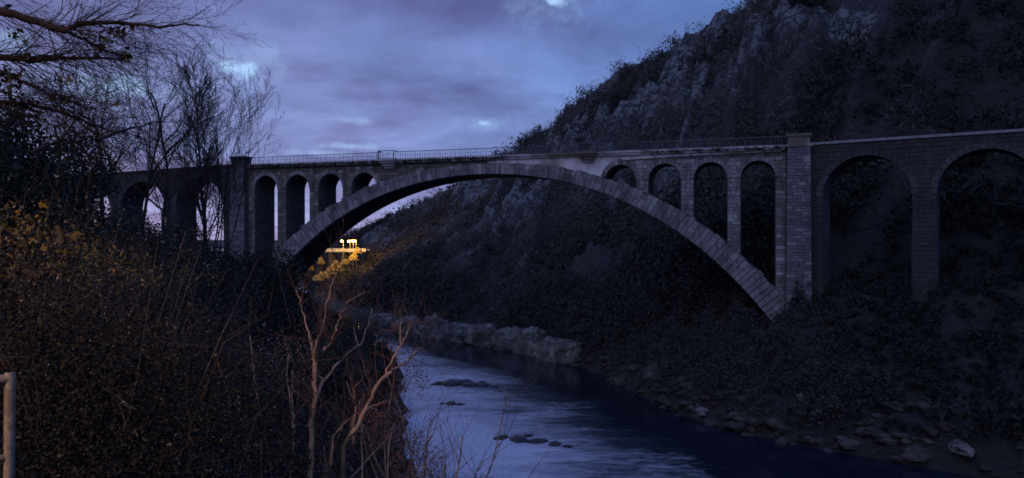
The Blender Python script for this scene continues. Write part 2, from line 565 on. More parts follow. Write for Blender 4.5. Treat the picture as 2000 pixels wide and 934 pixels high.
def emis(name, col, s):
    m, t, b = new_mat(name)
    b.inputs['Base Color'].default_value = (0, 0, 0, 1)
    b.inputs['Emission Color'].default_value = (*col, 1)
    b.inputs['Emission Strength'].default_value = s
    return m


M['lamp'] = emis('sodium_glow', (1.0, 0.62, 0.16), 14)

# ------------------------------------------------------------------ terrain
TH = math.radians(18.39)      # the bridge's turn from the picture plane
DD = 110.0                    # its distance
SC = -41.1                    # its middle along its own line
BRO = (DD * math.sin(TH) + SC * math.cos(TH), DD * math.cos(TH) - SC * math.sin(TH))
# far (right) bank and the mountain ridge above it: bank x,y | ridge x,y,z
PAIRS = np.array([
    (150, -70, 380, -40, 210), (110, -20, 330, 60, 195), (75, 30, 250, 150, 172), (41.7, 67, 155, 215, 140), (27, 80, 102, 245, 116.5),
    (19.5, 94, 83, 264, 107), (12.7, 120, 63, 282, 96.5), (0, 142, 44, 300, 90), (-17.7, 160, 24, 322, 77.5),
    (-38, 190, 2, 347, 64.5), (-62, 240, -33, 387, 48), (-85, 310, -58, 422, 36), (-105, 380, -86, 455, 26), (-128, 450, -116, 500, 16),
    (-150, 540, -140, 580, 8)], float)
PAIRS[3:11, 4] -= 5.0
NW = len(PAIRS) - 1


def spline(w):
    """Catmull-Rom through PAIRS at parameter w in 0..NW (vectorised)"""
    w = np.clip(np.asarray(w, float), 0, NW - 1e-6)
    i = w.astype(int)
    f = (w - i)[..., None]
    g = lambda k: PAIRS[np.clip(k, 0, NW)]
    p0, p1, p2, p3 = g(i - 1), g(i), g(i + 1), g(i + 2)
    return 0.5 * (2 * p1 + (p2 - p0) * f + (2 * p0 - 5 * p1 + 4 * p2 - p3) * f ** 2 + (3 * p1 - p0 - 3 * p2 + p3) * f ** 3)


TK = np.array([-0.12, -0.03, 0.0, 0.02, 0.06, 0.15, 0.27, 0.42, 0.60, 0.80, 0.93, 1.0, 1.12, 1.35, 1.7])
GK = np.array([-0.06, -0.03, -0.004, 0.025, 0.048, 0.10, 0.20, 0.36, 0.58, 0.82, 0.95, 1.0, 0.97, 0.78, 0.35])


def hill(w, t):
    """point on the far bank: w along the river, t from the water (0) to the ridge (1)"""
    w, t = np.broadcast_arrays(np.asarray(w, float), np.asarray(t, float))
    P = spline(w)
    x = P[..., 0] + (P[..., 2] - P[..., 0]) * t
    y = P[..., 1] + (P[..., 3] - P[..., 1]) * t
    z = P[..., 4] * np.interp(t, TK, GK)
    Q = np.stack([x, y, z], -1)
    away = np.clip((t - 0.05) / 0.15, 0, 1)
    # rock ribs run down and across the slope
    rib = np.abs(fbm(np.stack([w * 2.6 + t * 2.2, t * 3.5 - w * 0.5, 0 * t], -1), 4) - 0.5) * 2
    n = fbm(Q * 0.045, 5, 0.55) - 0.5
    fine = fbm(Q * 0.22 + 9, 3) - 0.5
    crag = 0.5 - np.abs(fbm(Q * np.array([0.10, 0.07, 0.045]) + 31, 4, 0.55) - 0.5) * 4
    z = z + away * ((0.28 - rib) * 15 + n * 10) * np.clip(P[..., 4] / 60, 0.25, 1.0) * np.where(t > 0.93, 0.35, 1.0) + fine * (0.8 + 2.2 * away) + (crag * 3.6 + (0.5 - np.abs(fbm(Q * 0.2 + 57, 3) - 0.5) * 4) * 1.3) * away * np.where(t > 0.93, 0.4, 1.0)
    # the ground stays low where the viaduct stands on it
    bx, by = x - BRO[0], y - BRO[1]
    lx = bx * math.cos(TH) - by * math.sin(TH)
    ly = bx * math.sin(TH) + by * math.cos(TH) + 0.27 * np.clip(lx - 48, 0, 60)
    cap = 13.5 + 0.10 * np.clip(lx - 48, 0, 80) + np.clip(ly - 9, 0, None) * 1.1 + fine * 2.0 + np.clip(20 - lx, 0, None) * 2
    z = np.where((lx > 0) & (ly > -30), np.minimum(z, cap), z)
    rock = 0.43 + (0.24 - rib) * 1.2 + crag * 0.14 + (fbm(Q * 0.03 + 40, 3) - 0.5) * 1.0 - np.clip((0.36 - t) / 0.2, 0, 1) * 0.55 * (w < 6.6) - np.clip((0.46 - t) / 0.2, 0, 1) * 0.42 * (w >= 6.6)
    return np.stack([x, y, z], -1), rock


def build_hill():
    nw, ntt = 760, 300
    w = np.linspace(0, NW, nw)
    tt = np.concatenate([np.linspace(-0.12, 0.2, 70), np.linspace(0.2, 1.05, 210)[1:], np.linspace(1.05, 1.7, 32)[1:]])
    W, T = np.meshgrid(w, tt, indexing='ij')
    P, rock = hill(W, T)
    # a bare slab of scree high on the slope
    sc = at(1655, 85, 1)
    u = P[..., 0] / np.maximum(P[..., 1], 1)
    ntt = len(tt)
    idx = np.arange(nw * ntt).reshape(nw, ntt)
    F = np.stack([idx[:-1, :-1], idx[:-1, 1:], idx[1:, 1:], idx[1:, :-1]], -1).reshape(-1, 4)
    rock = rock - 0.30 * np.clip(4.3 - W, 0, 1.5) - 0.3 * np.clip(5.6 - W, 0, 1) * (T < 0.62)
    d = np.linalg.norm((P - SCREE) / np.array([5.5, 16, 15]), axis=-1)
    rock = np.maximum(rock, 0.9 * np.clip(1.5 - d * 1.2, 0, 1))
    o = mesh_from('hillside', P.reshape(-1, 3), F, M['hill'], smooth=True, attrs={'rock': rock.reshape(-1)})
    tag(o, kind='structure')
    return o


def find_on_hill(px, py, wlo=1.5, whi=NW - 1, tlo=0.0, thi=1.0):
    W, T = np.meshgrid(np.linspace(wlo, whi, 240), np.linspace(tlo, thi, 160), indexing='ij')
    P, _ = hill(W, T)
    X = 1000 + P[..., 0] / P[..., 1] * FPX
    Yp = 461 - (P[..., 2] - CAMZ) / P[..., 1] * FPX
    e = (X - px) ** 2 + (Yp - py) ** 2 + np.where(P[..., 1] < 5, 1e9, 0)
    k = np.unravel_index(np.argmin(e), e.shape)
    return P[k], W[k], T[k]


_hw, _ht = np.meshgrid(np.linspace(0, NW, 500), np.linspace(-0.1, 1.2, 160), indexing='ij')
_hp = hill(_hw, _ht)[0].reshape(-1, 3)


def hill_z(x, y):
    k = np.argsort((_hp[:, 0] - x) ** 2 + (_hp[:, 1] - y) ** 2)[:3]
    return float(_hp[k, 2].mean())


SCREE = find_on_hill(1658, 60)[0]
build_hill()

LBANK = np.array([(62, -60), (32, -20), (18, 0), (6, 20), (-2, 40), (-9.5, 67), (-14, 90), (-17.5, 114), (-26, 139), (-43, 166), (-72, 206), (-120, 262),
                  (-150, 330), (-185, 430), (-215, 560)], float)


def bank_dist(x, y):
    """signed distance from the near bank's waterline, positive on land"""
    best = np.full(np.shape(x), 1e9)
    sgn = np.ones(np.shape(x))
    for (ax, ay), (bx, by) in zip(LBANK[:-1], LBANK[1:]):
        dx, dy = bx - ax, by - ay
        L2 = dx * dx + dy * dy
        q = np.clip(((x - ax) * dx + (y - ay) * dy) / L2, 0, 1)
        ex, ey = x - ax - q * dx, y - ay - q * dy
        dd = np.hypot(ex, ey)
        s = np.where(dx * ey - dy * ex > 0, 1.0, -1.0)
        upd = dd < best - 1e-9
        best = np.where(upd, dd, best)
        sgn = np.where(upd, s, sgn)
    x, y = np.asarray(x, float), np.asarray(y, float)
    return best * sgn + 4.4 * (fbm(np.stack([x * 0.16, y * 0.16, 0 * x + 8], -1), 3) - 0.5)


def left_h(x, y):
    x, y = np.asarray(x, float), np.asarray(y, float)
    e = bank_dist(x, y)
    wide = np.interp(y, [0, 30, 60, 100, 160], [14.5, 18, 26, 27, 30])
    k = np.clip(e / wide, 0, 1)
    top = np.interp(y, [0, 60, 130, 300], [20.3, 19.0, 18.0, 15.0])
    h = np.where(e > 0, top * (0.10 * np.clip(e / 0.8, 0, 1) + 0.90 * k ** 0.9), e * 0.5)
    n = fbm(np.stack([x * 0.12, y * 0.12, 0 * x], -1), 4) - 0.5
    near = np.clip((np.hypot(x, y) - 3) / 10, 0.0, 1)
    return h + n * 2.2 * np.clip(e / 4, 0, 1) * near


def build_left():
    xs = np.concatenate([np.linspace(-420, -90, 40), np.linspace(-90, 30, 150)[1:], np.linspace(30, 64, 16)[1:]])
    ys = np.concatenate([np.linspace(-60, 160, 200), np.linspace(160, 560, 90)[1:]])
    X, Y = np.meshgrid(xs, ys, indexing='ij')
    Z = left_h(X, Y)
    e = bank_dist(X, Y)
    idx = np.arange(X.size).reshape(X.shape)
    ok = (e[:-1, :-1] > -9)
    F = np.stack([idx[:-1, :-1], idx[1:, :-1], idx[1:, 1:], idx[:-1, 1:]], -1)[ok]
    tag(mesh_from('riverbank', np.stack([X, Y, Z], -1).reshape(-1, 3), F, M['soil'], smooth=True), kind='structure')


build_left()
tag(mesh_from('ground', [(-4000, -3000, -6), (4000, -3000, -6), (4000, 5000, -6), (-4000, 5000, -6)], [[0, 1, 2, 3]], M['ground']), kind='structure')


def build_river():
    xs = np.linspace(-260, 160, 120)
    ys = np.linspace(-70, 600, 190)
    X, Y = np.meshgrid(xs, ys, indexing='ij')
    idx = np.arange(X.size).reshape(X.shape)
    Z = 0.10 * (fbm(np.stack([X * 0.25, Y * 0.08, 0 * X], -1), 3) - 0.5)
    F = np.stack([idx[:-1, :-1], idx[1:, :-1], idx[1:, 1:], idx[:-1, 1:]], -1).reshape(-1, 4)
    off = -bank_dist(X, Y)
    # shallow rapids along the near bank, deep slow water under the far one
    rap = np.clip(1.12 - off / np.interp(Y, [60, 80, 110, 140, 180], [40, 36, 24, 13, 10]), 0, 1) + 0.5 * (fbm(np.stack([X * 0.09 + Y * 0.03, Y * 0.05, 0 * X + 3], -1), 3) - 0.5)
    tag(mesh_from('river', np.stack([X, Y, Z], -1).reshape(-1, 3), F, M['water'], smooth=True, attrs={'rapid': rap.reshape(-1)}), kind='structure')


build_river()

# ------------------------------------------------------------------ the railway bridge
foot = Vector((DD * math.sin(TH), DD * math.cos(TH), 0))
tan_ = Vector((math.cos(TH), -math.sin(TH), 0))
BR = empty('railway_bridge', foot + SC * tan_, -TH)
tag(BR, 'long stone railway bridge with one great arch spanning the dark river', 'bridge')
WID = 5.6            # spandrel depth
OPC = [21.6, 28.1, 34.6, 41.1]
OPR = 2.35
SPR = 30.3           # springing of the small arches
TOP = 34.0           # underside of the cornice


def intr(s):
    return 31.85 - 8.557e-3 * s * s - 1.7485e-6 * s ** 4


def intr_d(s):
    return -2 * 8.557e-3 * s - 4 * 1.7485e-6 * s ** 3


def ring_t(s):
    return 1.55 + 1.75 * (abs(s) / 44.0) ** 1.3


def extr_pt(s):
    t = ring_t(s)
    d = intr_d(s)
    L = math.hypot(1, d)
    return (s - d / L * t, intr(s) + t / L)


_ss = np.linspace(-47, 47, 600)
_ex = np.array([extr_pt(s) for s in _ss])


def extr_z(x):
    return float(np.interp(x, _ex[:, 0], _ex[:, 1]))


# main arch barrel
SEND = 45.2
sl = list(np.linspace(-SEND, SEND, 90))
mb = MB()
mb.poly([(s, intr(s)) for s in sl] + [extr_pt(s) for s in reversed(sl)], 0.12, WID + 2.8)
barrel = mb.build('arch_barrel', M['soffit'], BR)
# voussoirs of the great arch, one by one (arc-length stepped)
arc = [-SEND]
while arc[-1] < SEND - 0.3:
    s = arc[-1]
    step = (0.66 + 0.30 * R_.random()) / math.hypot(1, intr_d(s + 0.4))
    arc.append(min(s + step, SEND))
for a, b in zip(arc[:-1], arc[1:]):
    g = 0.028
    y0 = -0.30 - 0.10 * R_.random()
    t0, t1 = 0.0, 1.0
    pa0, pb0 = (a + g, intr(a + g)), (b - g, intr(b - g))
    ea, eb = extr_pt(a + g), extr_pt(b - g)
    jit = 0.16 * R_.random() - 0.05
    q = lambda p, e, f: (p[0] + (e[0] - p[0]) * f, p[1] + (e[1] - p[1]) * f)
    cut = 0.36 + 0.30 * R_.random() if R_.random() < 0.72 else None
    spans = [(-0.015, 1.0 + jit)] if cut is None else [(-0.015, cut - 0.008), (cut + 0.008, 1.0 + jit)]
    for f0, f1 in spans:
        y0 = -0.30 - 0.10 * R_.random()
        p1, p2, p3, p4 = q(pa0, ea, f0), q(pb0, eb, f0), q(pb0, eb, f1), q(pa0, ea, f1)
        m = MB().hexa([(p1[0], y0, p1[1]), (p2[0], y0, p2[1]), (p2[0], 0.55, p2[1]), (p1[0], 0.55, p1[1]),
                       (p4[0], y0, p4[1]), (p3[0], y0, p3[1]), (p3[0], 0.55, p3[1]), (p4[0], 0.55, p4[1])])
        m.build('voussoir', M['vous'], BR)

# wall above the small arches (one polygon: deck line on top, semicircles and the extrados below)
XE = 44.9
bot = []
ops = sorted([-c for c in OPC] + OPC)


def semi(c, n=14):
    return [(c - OPR * math.cos(math.pi * k / n), SPR + OPR * math.sin(math.pi * k / n)) for k in range(n + 1)]


bot.append((-XE, SPR))
for c in ops[:4]:
    bot += semi(c)
bot.append((-17.9, SPR))
for x in np.linspace(-17.8, 17.8, 41):
    bot.append((x, extr_z(x) - 0.25))
bot.append((17.9, SPR))
for c in ops[4:]:
    bot += semi(c)
bot.append((XE, SPR))
# between the last small arch and the crown the wall runs down to the extrados
bot2 = []
for p in bot:
    bot2.append((p[0], min(p[1], extr_z(p[0]) - 0.25) if abs(p[0]) < 19.2 else p[1]))
mb = MB()
mb.poly(bot2 + [(XE, TOP + 0.1), (-XE, TOP + 0.1)], 0.0, WID)
mb.build('spandrel_wall', M['core'], BR)
# smooth rendered band on the wall, from the crown towards the far pier
pl = [(x, max(extr_z(x) + 0.02, 0)) for x in np.linspace(0.5, 18.9, 22)]
a1 = OPC[0]
pl += [(a1 - (OPR + 0.66) * math.cos(math.pi * k / 14), SPR + (OPR + 0.66) * math.sin(math.pi * k / 14)) for k in range(1, 8)]
pl += [(22.5, SPR + OPR + 0.68), (30, SPR + OPR + 0.95), (40.5, SPR + OPR + 1.1), (44.2, SPR + OPR + 1.15), (44.2, TOP), (0.5, TOP)]
MB().poly(pl, -0.16, 0.05).build('rendered_panel', M['plaster'], BR)
# spandrel piers
for sgn in (-1, 1):
    for i in range(3):
        c = sgn * (OPC[i] + OPC[i + 1]) / 2
        hw = (OPC[1] - OPC[0]) / 2 - OPR
        z0 = min(extr_z(c - hw), extr_z(c + hw)) - 0.6
        MB().box(c - hw, c + hw, 0.0, WID, z0, SPR + 0.02).build('spandrel_pier', M['core'], BR)
    x0, x1 = sorted((sgn * (OPC[0] - OPR), sgn * (OPC[0] - OPR - 1.6)))
    MB().poly([(x0, extr_z(x0) - 0.4), (x1, extr_z(x1) - 0.4), (x1, SPR + .02), (x0, SPR + .02)], 0.01, WID - 0.01).build('spandrel_pier', M['core'], BR)
    x0, x1 = sorted((sgn * (OPC[3] + OPR), sgn * 45.4))
    MB().box(x0, x1, 0.0, WID, 3.0, SPR + 0.02).build('abutment_wall', M['core'], BR)

# stones of the small arches
for c in ops:
    n = 13
    t = 0.62
    for k in range(n):
        a0, a1_ = math.pi * k / n + 0.012, math.pi * (k + 1) / n - 0.012
        y0 = -0.17 - 0.05 * R_.random()
        r0, r1 = OPR - 0.02, OPR + t + 0.08 * R_.random() + (0.14 if k == n // 2 else 0)
        f = lambda r, a: (c - r * math.cos(a), SPR + r * math.sin(a))
        p = [f(r0, a0), f(r0, a1_), f(r1, a1_), f(r1, a0)]
        if min(pp[1] - extr_z(pp[0]) for pp in p) < -0.25:
            continue
        MB().hexa([(p[0][0], y0, p[0][1]), (p[1][0], y0, p[1][1]), (p[1][0], 0.5, p[1][1]), (p[0][0], 0.5, p[0][1]),
                   (p[3][0], y0, p[3][1]), (p[2][0], y0, p[2][1]), (p[2][0], 0.5, p[2][1]), (p[3][0], 0.5, p[3][1])]).build('arch_stone', M['vous'], BR)

# squared wall stones in courses: list of (x0, x1, z0, z1, yfront)
blocks = []


def course(x0, x1, z0, z1, y, lo, hi, out):
    x = x0
    while x < x1 - 0.05:
        L = lo + (hi - lo) * R_.random()
        if x1 - x - L < lo * 0.55:
            L = x1 - x
        out.append((x, min(x + L, x1), z0, z1, y - 0.03 - 0.09 * R_.random()))
        x += L


z = 12.0
while z < 33.35:
    hgt = 0.42 + 0.22 * R_.random()
    z1 = z + hgt
    # free intervals along the wall at this course
    xs = np.arange(-44.7, 44.72, 0.1)
    ok = np.ones(len(xs), bool)
    for i, x in enumerate(xs):
        if extr_z(x) > z + 0.12:
            ok[i] = False
        elif 0.4 < x < 20 or (x > 0 and z1 > SPR + OPR + 0.55):
            ok[i] = False
        else:
            for c in ops:
                zz = max(z, SPR) - SPR
                rr = OPR if z1 < SPR else OPR + 0.35
                if zz < rr and abs(x - c) < (math.sqrt(rr * rr - zz * zz) if z > SPR - 0.01 else OPR + 0.02):
                    ok[i] = False
                    break
    i = 0
    while i < len(xs):
        if ok[i]:
            j = i
            while j + 1 < len(xs) and ok[j + 1]:
                j += 1
            if xs[j] - xs[i] > 0.25:
                course(xs[i], xs[j] + 0.05, z, z1, 0.0, 0.55, 1.25, blocks)
            i = j + 1
        else:
            i += 1
    z = z1

# the two main piers, proud of the wall, battered, with caps
pier_blocks = []
for sgn in (-1, 1):
    xa, xb = sorted((sgn * 44.95, sgn * 47.95))
    YF = -0.9
    mb = MB()
    mb.taper(xa, xb, YF, WID + 0.9, 2.0, 34.3, 0.25, 0.5)
    pier = mb.build('main_pier', M['core'], BR)
    mb = MB()
    mb.box(xa - 0.2, xb + 0.2, YF - 0.25, 1.3, 34.3, 34.72)
    mb.box(xa + 0.12, xb - 0.12, YF, 1.0, 34.72, 35.75)
    mb.box(xa - 0.12, xb + 0.12, YF - 0.16, 1.2, 35.75, 36.12)
    mb.build('parapet_pillar', M['old'] if sgn < 0 else M['cornice'], BR)
    z = 9.0
    while z < 34.25:
        h = min(0.38 + 0.14 * R_.random(), 34.3 - z)
        k = (34.3 - z) / 32.3
        lst = []
        course(xa - 0.25 * k, xb + 0.25 * k, z, z + h, YF - 0.5 * k, 0.6, 1.3, lst)
        pier_blocks += [(*b_, sgn) for b_ in lst]
        z += h


def block_mesh(name):
    """unit stone with a chamfered, slightly pillowed front"""
    c = 0.05
    v = [(-.5, 1, -.5), (.5, 1, -.5), (.5, 1, .5), (-.5, 1, .5), (-.5, .12, -.5), (.5, .12, -.5), (.5, .12, .5), (-.5, .12, .5),
         (-.5 + c, 0, -.5 + c), (.5 - c, 0, -.5 + c), (.5 - c, 0, .5 - c), (-.5 + c, 0, .5 - c)]
    f = [(0, 1, 2, 3), (4, 5, 1, 0), (5, 6, 2, 1), (6, 7, 3, 2), (7, 4, 0, 3), (8, 9, 5, 4), (9, 10, 6, 5), (10, 11, 7, 6), (11, 8, 4, 7), (11, 10, 9, 8)]
    return v, f


BV, BF = block_mesh('stone')
BVa = np.array(BV)
BFa = [list(q) for q in BF]


def lay(blist, mat, name, nsingle, key, stuff_name):
    blist = sorted(blist, key=key)
    me = bpy.data.meshes.new(name)
    me.from_pydata(BV, [], BF)
    me.materials.append(mat)
    for b_ in blist[:nsingle]:
        x0, x1, z0, z1, y = b_[:5]
        o = link(name, me, None, BR)
        o.location = ((x0 + x1) / 2, y, (z0 + z1) / 2)
        o.scale = (x1 - x0 - 0.035, 0.42, z1 - z0 - 0.035)
    V, F = [], []
    for b_ in blist[nsingle:]:
        x0, x1, z0, z1, y = b_[:5]
        n = len(V)
        V += list(map(tuple, BVa * np.array([x1 - x0 - 0.035, 0.42, z1 - z0 - 0.035]) + np.array([(x0 + x1) / 2, y, (z0 + z1) / 2])))
        F += [[n + i for i in q] for q in BFa]
    if V:
        o = mesh_from(stuff_name, V, F, mat, BR)
        tag(o, kind='stuff')


size_key = lambda b_: -(b_[1] - b_[0]) * (b_[3] - b_[2])
lay([b_ for b_ in blocks if b_[0] >= 0], M['stone'], 'wall_stone', 180, size_key, 'wall_stones')
lay([b_ for b_ in blocks if b_[0] < 0], M['stone_brown'], 'wall_stone', 120, size_key, 'wall_stones')
lay(pier_blocks, M['pier'], 'pier_stone', 260, lambda b_: (-b_[5], -b_[3]), 'pier_stones')

# cornice in lengths, with refuge balconies on stepped corbels
REF = [-16.7, 16.7]
x = -44.7
k = 0
while x < 44.6:
    x1 = min(x + 2.4, 44.7)
    mb = MB()
    mb.box(x + 0.012, x1 - 0.012, -0.55, WID + 0.5, TOP, TOP + 0.34)
    mb.box(x + 0.012, x1 - 0.012, -0.72, WID + 0.6, TOP + 0.34, TOP + 0.66)
    mb.build('cornice_stone', M['cornice'], BR)
    x = x1
for c in REF:
    MB().box(c - 1.55, c + 1.55, -1.75, -0.60, TOP + 0.30, TOP + 0.70).build('refuge_balcony', M['cornice'], BR)
    for i, (hw, dp, zz) in enumerate(((1.42, 1.45, -0.10), (1.18, 1.05, -0.50), (0.95, 0.62, -0.90))):
        MB().taper(c - hw, c + hw, -dp, 0.0, TOP + zz + 0.03, TOP + zz + 0.40, -0.12, 0).build('corbel', M['cornice'], BR)
MB().box(-47.9, 47.9, 0.2, WID - 0.2, TOP + 0.2, TOP + 0.72).build('deck', M['old'], BR)


def rail_panel_mesh(w, h):
    mb = MB()
    d = 0.045
    mb.bar((0, 0.02), (0, h), 0.03, 0.05)
    mb.bar((-0.0, h), (w, h), 0.10, 0.10)
    mb.bar((0, 0.10), (w, 0.10), 0.04, 0.05)
    cx, cz, r = w / 2, 0.12 + (h - 0.25) / 2, min(w, h - 0.25) / 2 - 0.02
    n = 12
    for i in range(n):
        a, b_ = 2 * math.pi * i / n, 2 * math.pi * (i + 1) / n
        mb.bar((cx + r * math.cos(a), cz + r * math.sin(a)), (cx + r * math.cos(b_), cz + r * math.sin(b_)), 0.020, d)
    s = 0.09
    mb.bar((cx, cz - s), (cx, cz + s), 0.16, d)
    for sx in (-1, 1):
        mb.bar((cx, cz), (cx + sx * r, cz), 0.014, d)
        mb.bar((cx, cz), (cx, cz + sx * r), 0.014, d)
    me = bpy.data.meshes.new('railing_panel')
    me.from_pydata(mb.v, [], mb.f)
    me.materials.append(M['iron'])
    return me


PW, PH = 0.885, 1.16
pm = rail_panel_mesh(PW, PH)
x = -44.7
while x < 44.6:
    o = link('railing_panel', pm, None, BR)
    inref = [c for c in REF if abs(x + PW / 2 - c) < 1.45]
    o.location = (x, -1.6 if inref else -0.5, TOP + (0.72 if inref else 0.67))
    if inref:
        o.scale.z = 1.06
    x += PW
for c in REF:
    for sx in (-1, 1):
        MB().box(c + sx * 1.42 - 0.06, c + sx * 1.42 + 0.06, -1.66, -0.46, TOP + 1.86, TOP + 1.95).build('railing_return', M['iron'], BR)
        MB().box(c + sx * 1.42 - 0.07, c + sx * 1.42 + 0.07, -1.68, -1.54, TOP + 0.70, TOP + 1.98).build('railing_post', M['iron'], BR)


# approach viaducts
def viaduct(side, x0, rz, ry, opens, length, ground):
    root = empty('approach_viaduct')
    root.parent = BR
    root.location = (x0, 0.25, 0)
    root.rotation_euler = (0, ry, rz)
    crown, top = 32.75, 34.55
    if side < 0:
        crown = 32.9
    bot = [(0.0, 26.0)]
    edges = [0.0]
    for (a, b_) in opens:
        r = (b_ - a) / 2
        c = (a + b_) / 2
        sp = crown - r
        bot += [(side * a, 26.0)] if sp > 26 else []
        bot += [(side * (c - r * math.cos(math.pi * i / 20)), sp + r * math.sin(math.pi * i / 20)) for i in range(21)]
        bot += [(side * b_, 26.0)] if sp > 26 else []
        edges += [a, b_]
    bot.append((side * length, 26.0))
    edges.append(length)
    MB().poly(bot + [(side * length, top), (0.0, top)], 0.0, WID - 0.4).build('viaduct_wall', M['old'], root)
    for a, b_ in zip(edges[0::2], edges[1::2]):
        xa, xb = sorted((side * a, side * b_))
        MB().taper(xa, xb, 0.01, WID - 0.41, ground, 27.4, 0.12, 0.0).build('viaduct_pier', M['old'], root)
    for (a, b_) in opens:
        r = (b_ - a) / 2
        c = side * (a + b_) / 2
        sp = crown - r
        n = 22
        for i in range(n):
            a0, a1_ = math.pi * i / n + 0.008, math.pi * (i + 1) / n - 0.008
            f = lambda rr, an: (c - rr * math.cos(an), sp + rr * math.sin(an))
            p = [f(r - 0.02, a0), f(r - 0.02, a1_), f(r + 0.75, a1_), f(r + 0.75, a0)]
            yy = -0.17 - 0.05 * R_.random()
            MB().hexa([(p[0][0], yy, p[0][1]), (p[1][0], yy, p[1][1]), (p[1][0], 0.4, p[1][1]), (p[0][0], 0.4, p[0][1]),
                       (p[3][0], yy, p[3][1]), (p[2][0], yy, p[2][1]), (p[2][0], 0.4, p[2][1]), (p[3][0], 0.4, p[3][1])]).build('viaduct_voussoir', M['old'], root)
    lst = []
    z = ground + 3
    while z < top - 0.1:
        hz = min(0.45 + 0.2 * R_.random(), top - z)
        cuts = []
        for (a, b_) in opens:
            r = (b_ - a) / 2
            c = (a + b_) / 2
            sp = crown - r
            rr = r + 0.45 if z + hz > sp else r
            zz = max(z - sp, 0)
            if zz < rr:
                hw = math.sqrt(rr * rr - zz * zz)
                cuts.append((c - hw, c + hw))
        x = 0.0
        for (a, b_) in cuts + [(min(length, 32.0), None)]:
            if a - x > 0.3:
                course(x, a, z, z + hz, 0.0, 0.6, 1.3, lst)
            x = b_
            if b_ is None or b_ > 32:
                break
        z += hz
    V, F = [], []
    for (xa, xb, za, zb, y) in lst:
        n = len(V)
        V += list(map(tuple, BVa * np.array([xb - xa - 0.04, 0.35, zb - za - 0.04]) + np.array([side * (xa + xb) / 2, y + 0.0 - 0.02, (za + zb) / 2])))
        F += [[n + i for i in q] for q in BFa]
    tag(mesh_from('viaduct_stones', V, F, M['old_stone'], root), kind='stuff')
    x = 0.02
    while x < length - 0.1:
        e = min(x + 1.9, length)
        xa, xb = sorted((side * (x + 0.012), side * (e - 0.012)))
        MB().box(xa, xb, -0.32, 0.75, top, top + 0.34).build('coping_stone', M['coping'] if side > 0 else M['old'], root)
        x = e


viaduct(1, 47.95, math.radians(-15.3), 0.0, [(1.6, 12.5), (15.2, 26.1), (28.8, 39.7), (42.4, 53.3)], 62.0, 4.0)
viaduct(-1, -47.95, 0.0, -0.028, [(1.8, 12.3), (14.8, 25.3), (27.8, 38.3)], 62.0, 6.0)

# creeping plants along the cornice
cp = []
for i in range(900):
    s = R_.uniform(-44, 4) if R_.random() < 0.8 else R_.uniform(26, 44)
    cp.append((s, -0.72 - 0.1 * R_.random(), TOP + 0.45 - abs(R_.gauss(0, 0.3))))
Vv, Ff = leaves(np.array(cp), 0.32 + 0.2 * rng.random(len(cp)), rng)
tag(mesh_from('creeper', Vv, Ff, M['leaf_dark'], BR), kind='stuff')

# ------------------------------------------------------------------ far road bridge with lamps, right of the great arch's foot
rb_y = 290.0
rb = empty('road_bridge', at(690, 489, rb_y), math.radians(172))
tag(rb, 'distant low road bridge glowing yellow under lamps beneath the great arch', 'bridge')
MB().box(-6, 95, -2.4, 2.4, -0.9, 0.0).build('deck', M['concrete'], rb)
MB().box(-6, 95, 2.4, 2.65, -0.55, 0.75).build('parapet', M['road'], rb)
MB().box(-6, 95, -2.65, -2.4, -0.75, 0.25).build('parapet', M['road'], rb)
for i in range(8):
    MB().box(3.0 + i * 5.2, 4.0 + i * 5.2, -2.0, 2.0, -16.0, -0.9).build('column', M['concrete'], rb)
lamps = [(670.5, 471, 272, 'lone glowing sodium lamp left of the cluster over the far road bridge'),
         (684, 471.5, 273, 'glowing sodium lamp, first of the close cluster of three, far road bridge'),
         (690, 470.5, 275, 'glowing sodium lamp in the middle of the cluster, far road bridge'),
         (695.8, 471, 278, 'glowing sodium lamp nearest the hillside, end of the cluster, far road bridge')]
for px, py, Y, lab in lamps:
    p = at(px, py, Y)
    gz_ = hill_z(p.x, p.y) - 0.3
    L = empty('street_lamp', (p.x, p.y, gz_))
    tag(L, lab, 'street lamp', 'street lamps on the far road bridge')
    h = p.z - gz_
    V, F = tubes([(np.array([(0, 0, 0), (0, 0, h * .6), (0, 0, h + 0.3), (-0.2, -0.6, h + 0.55), (-0.25, -1.1, h + 0.5)]), np.array([.11, .08, .06, .05, .05]))])
    mesh_from('pole', V, F, M['pole'], L)
    bm = bmesh.new()
    bmesh.ops.create_uvsphere(bm, u_segments=16, v_segments=10, radius=0.5)
    for v in bm.verts:
        v.co.z *= 0.8
    me = bpy.data.meshes.new('lamp_globe')
    bm.to_mesh(me)
    bm.free()
    g = link('lamp_globe', me, M['lamp'], L)
    g.location = (-0.25, -1.2, h)
    ld = bpy.data.lights.new('lamp_light', 'POINT')
    ld.energy = 4200
    ld.color = (1.0, 0.53, 0.06)
    ld.shadow_soft_size = 0.6
    lo = bpy.data.objects.new('lamp_light', ld)
    COL.objects.link(lo)
    lo.parent = L
    lo.location = (-0.3, -1.2, h - 0.9)

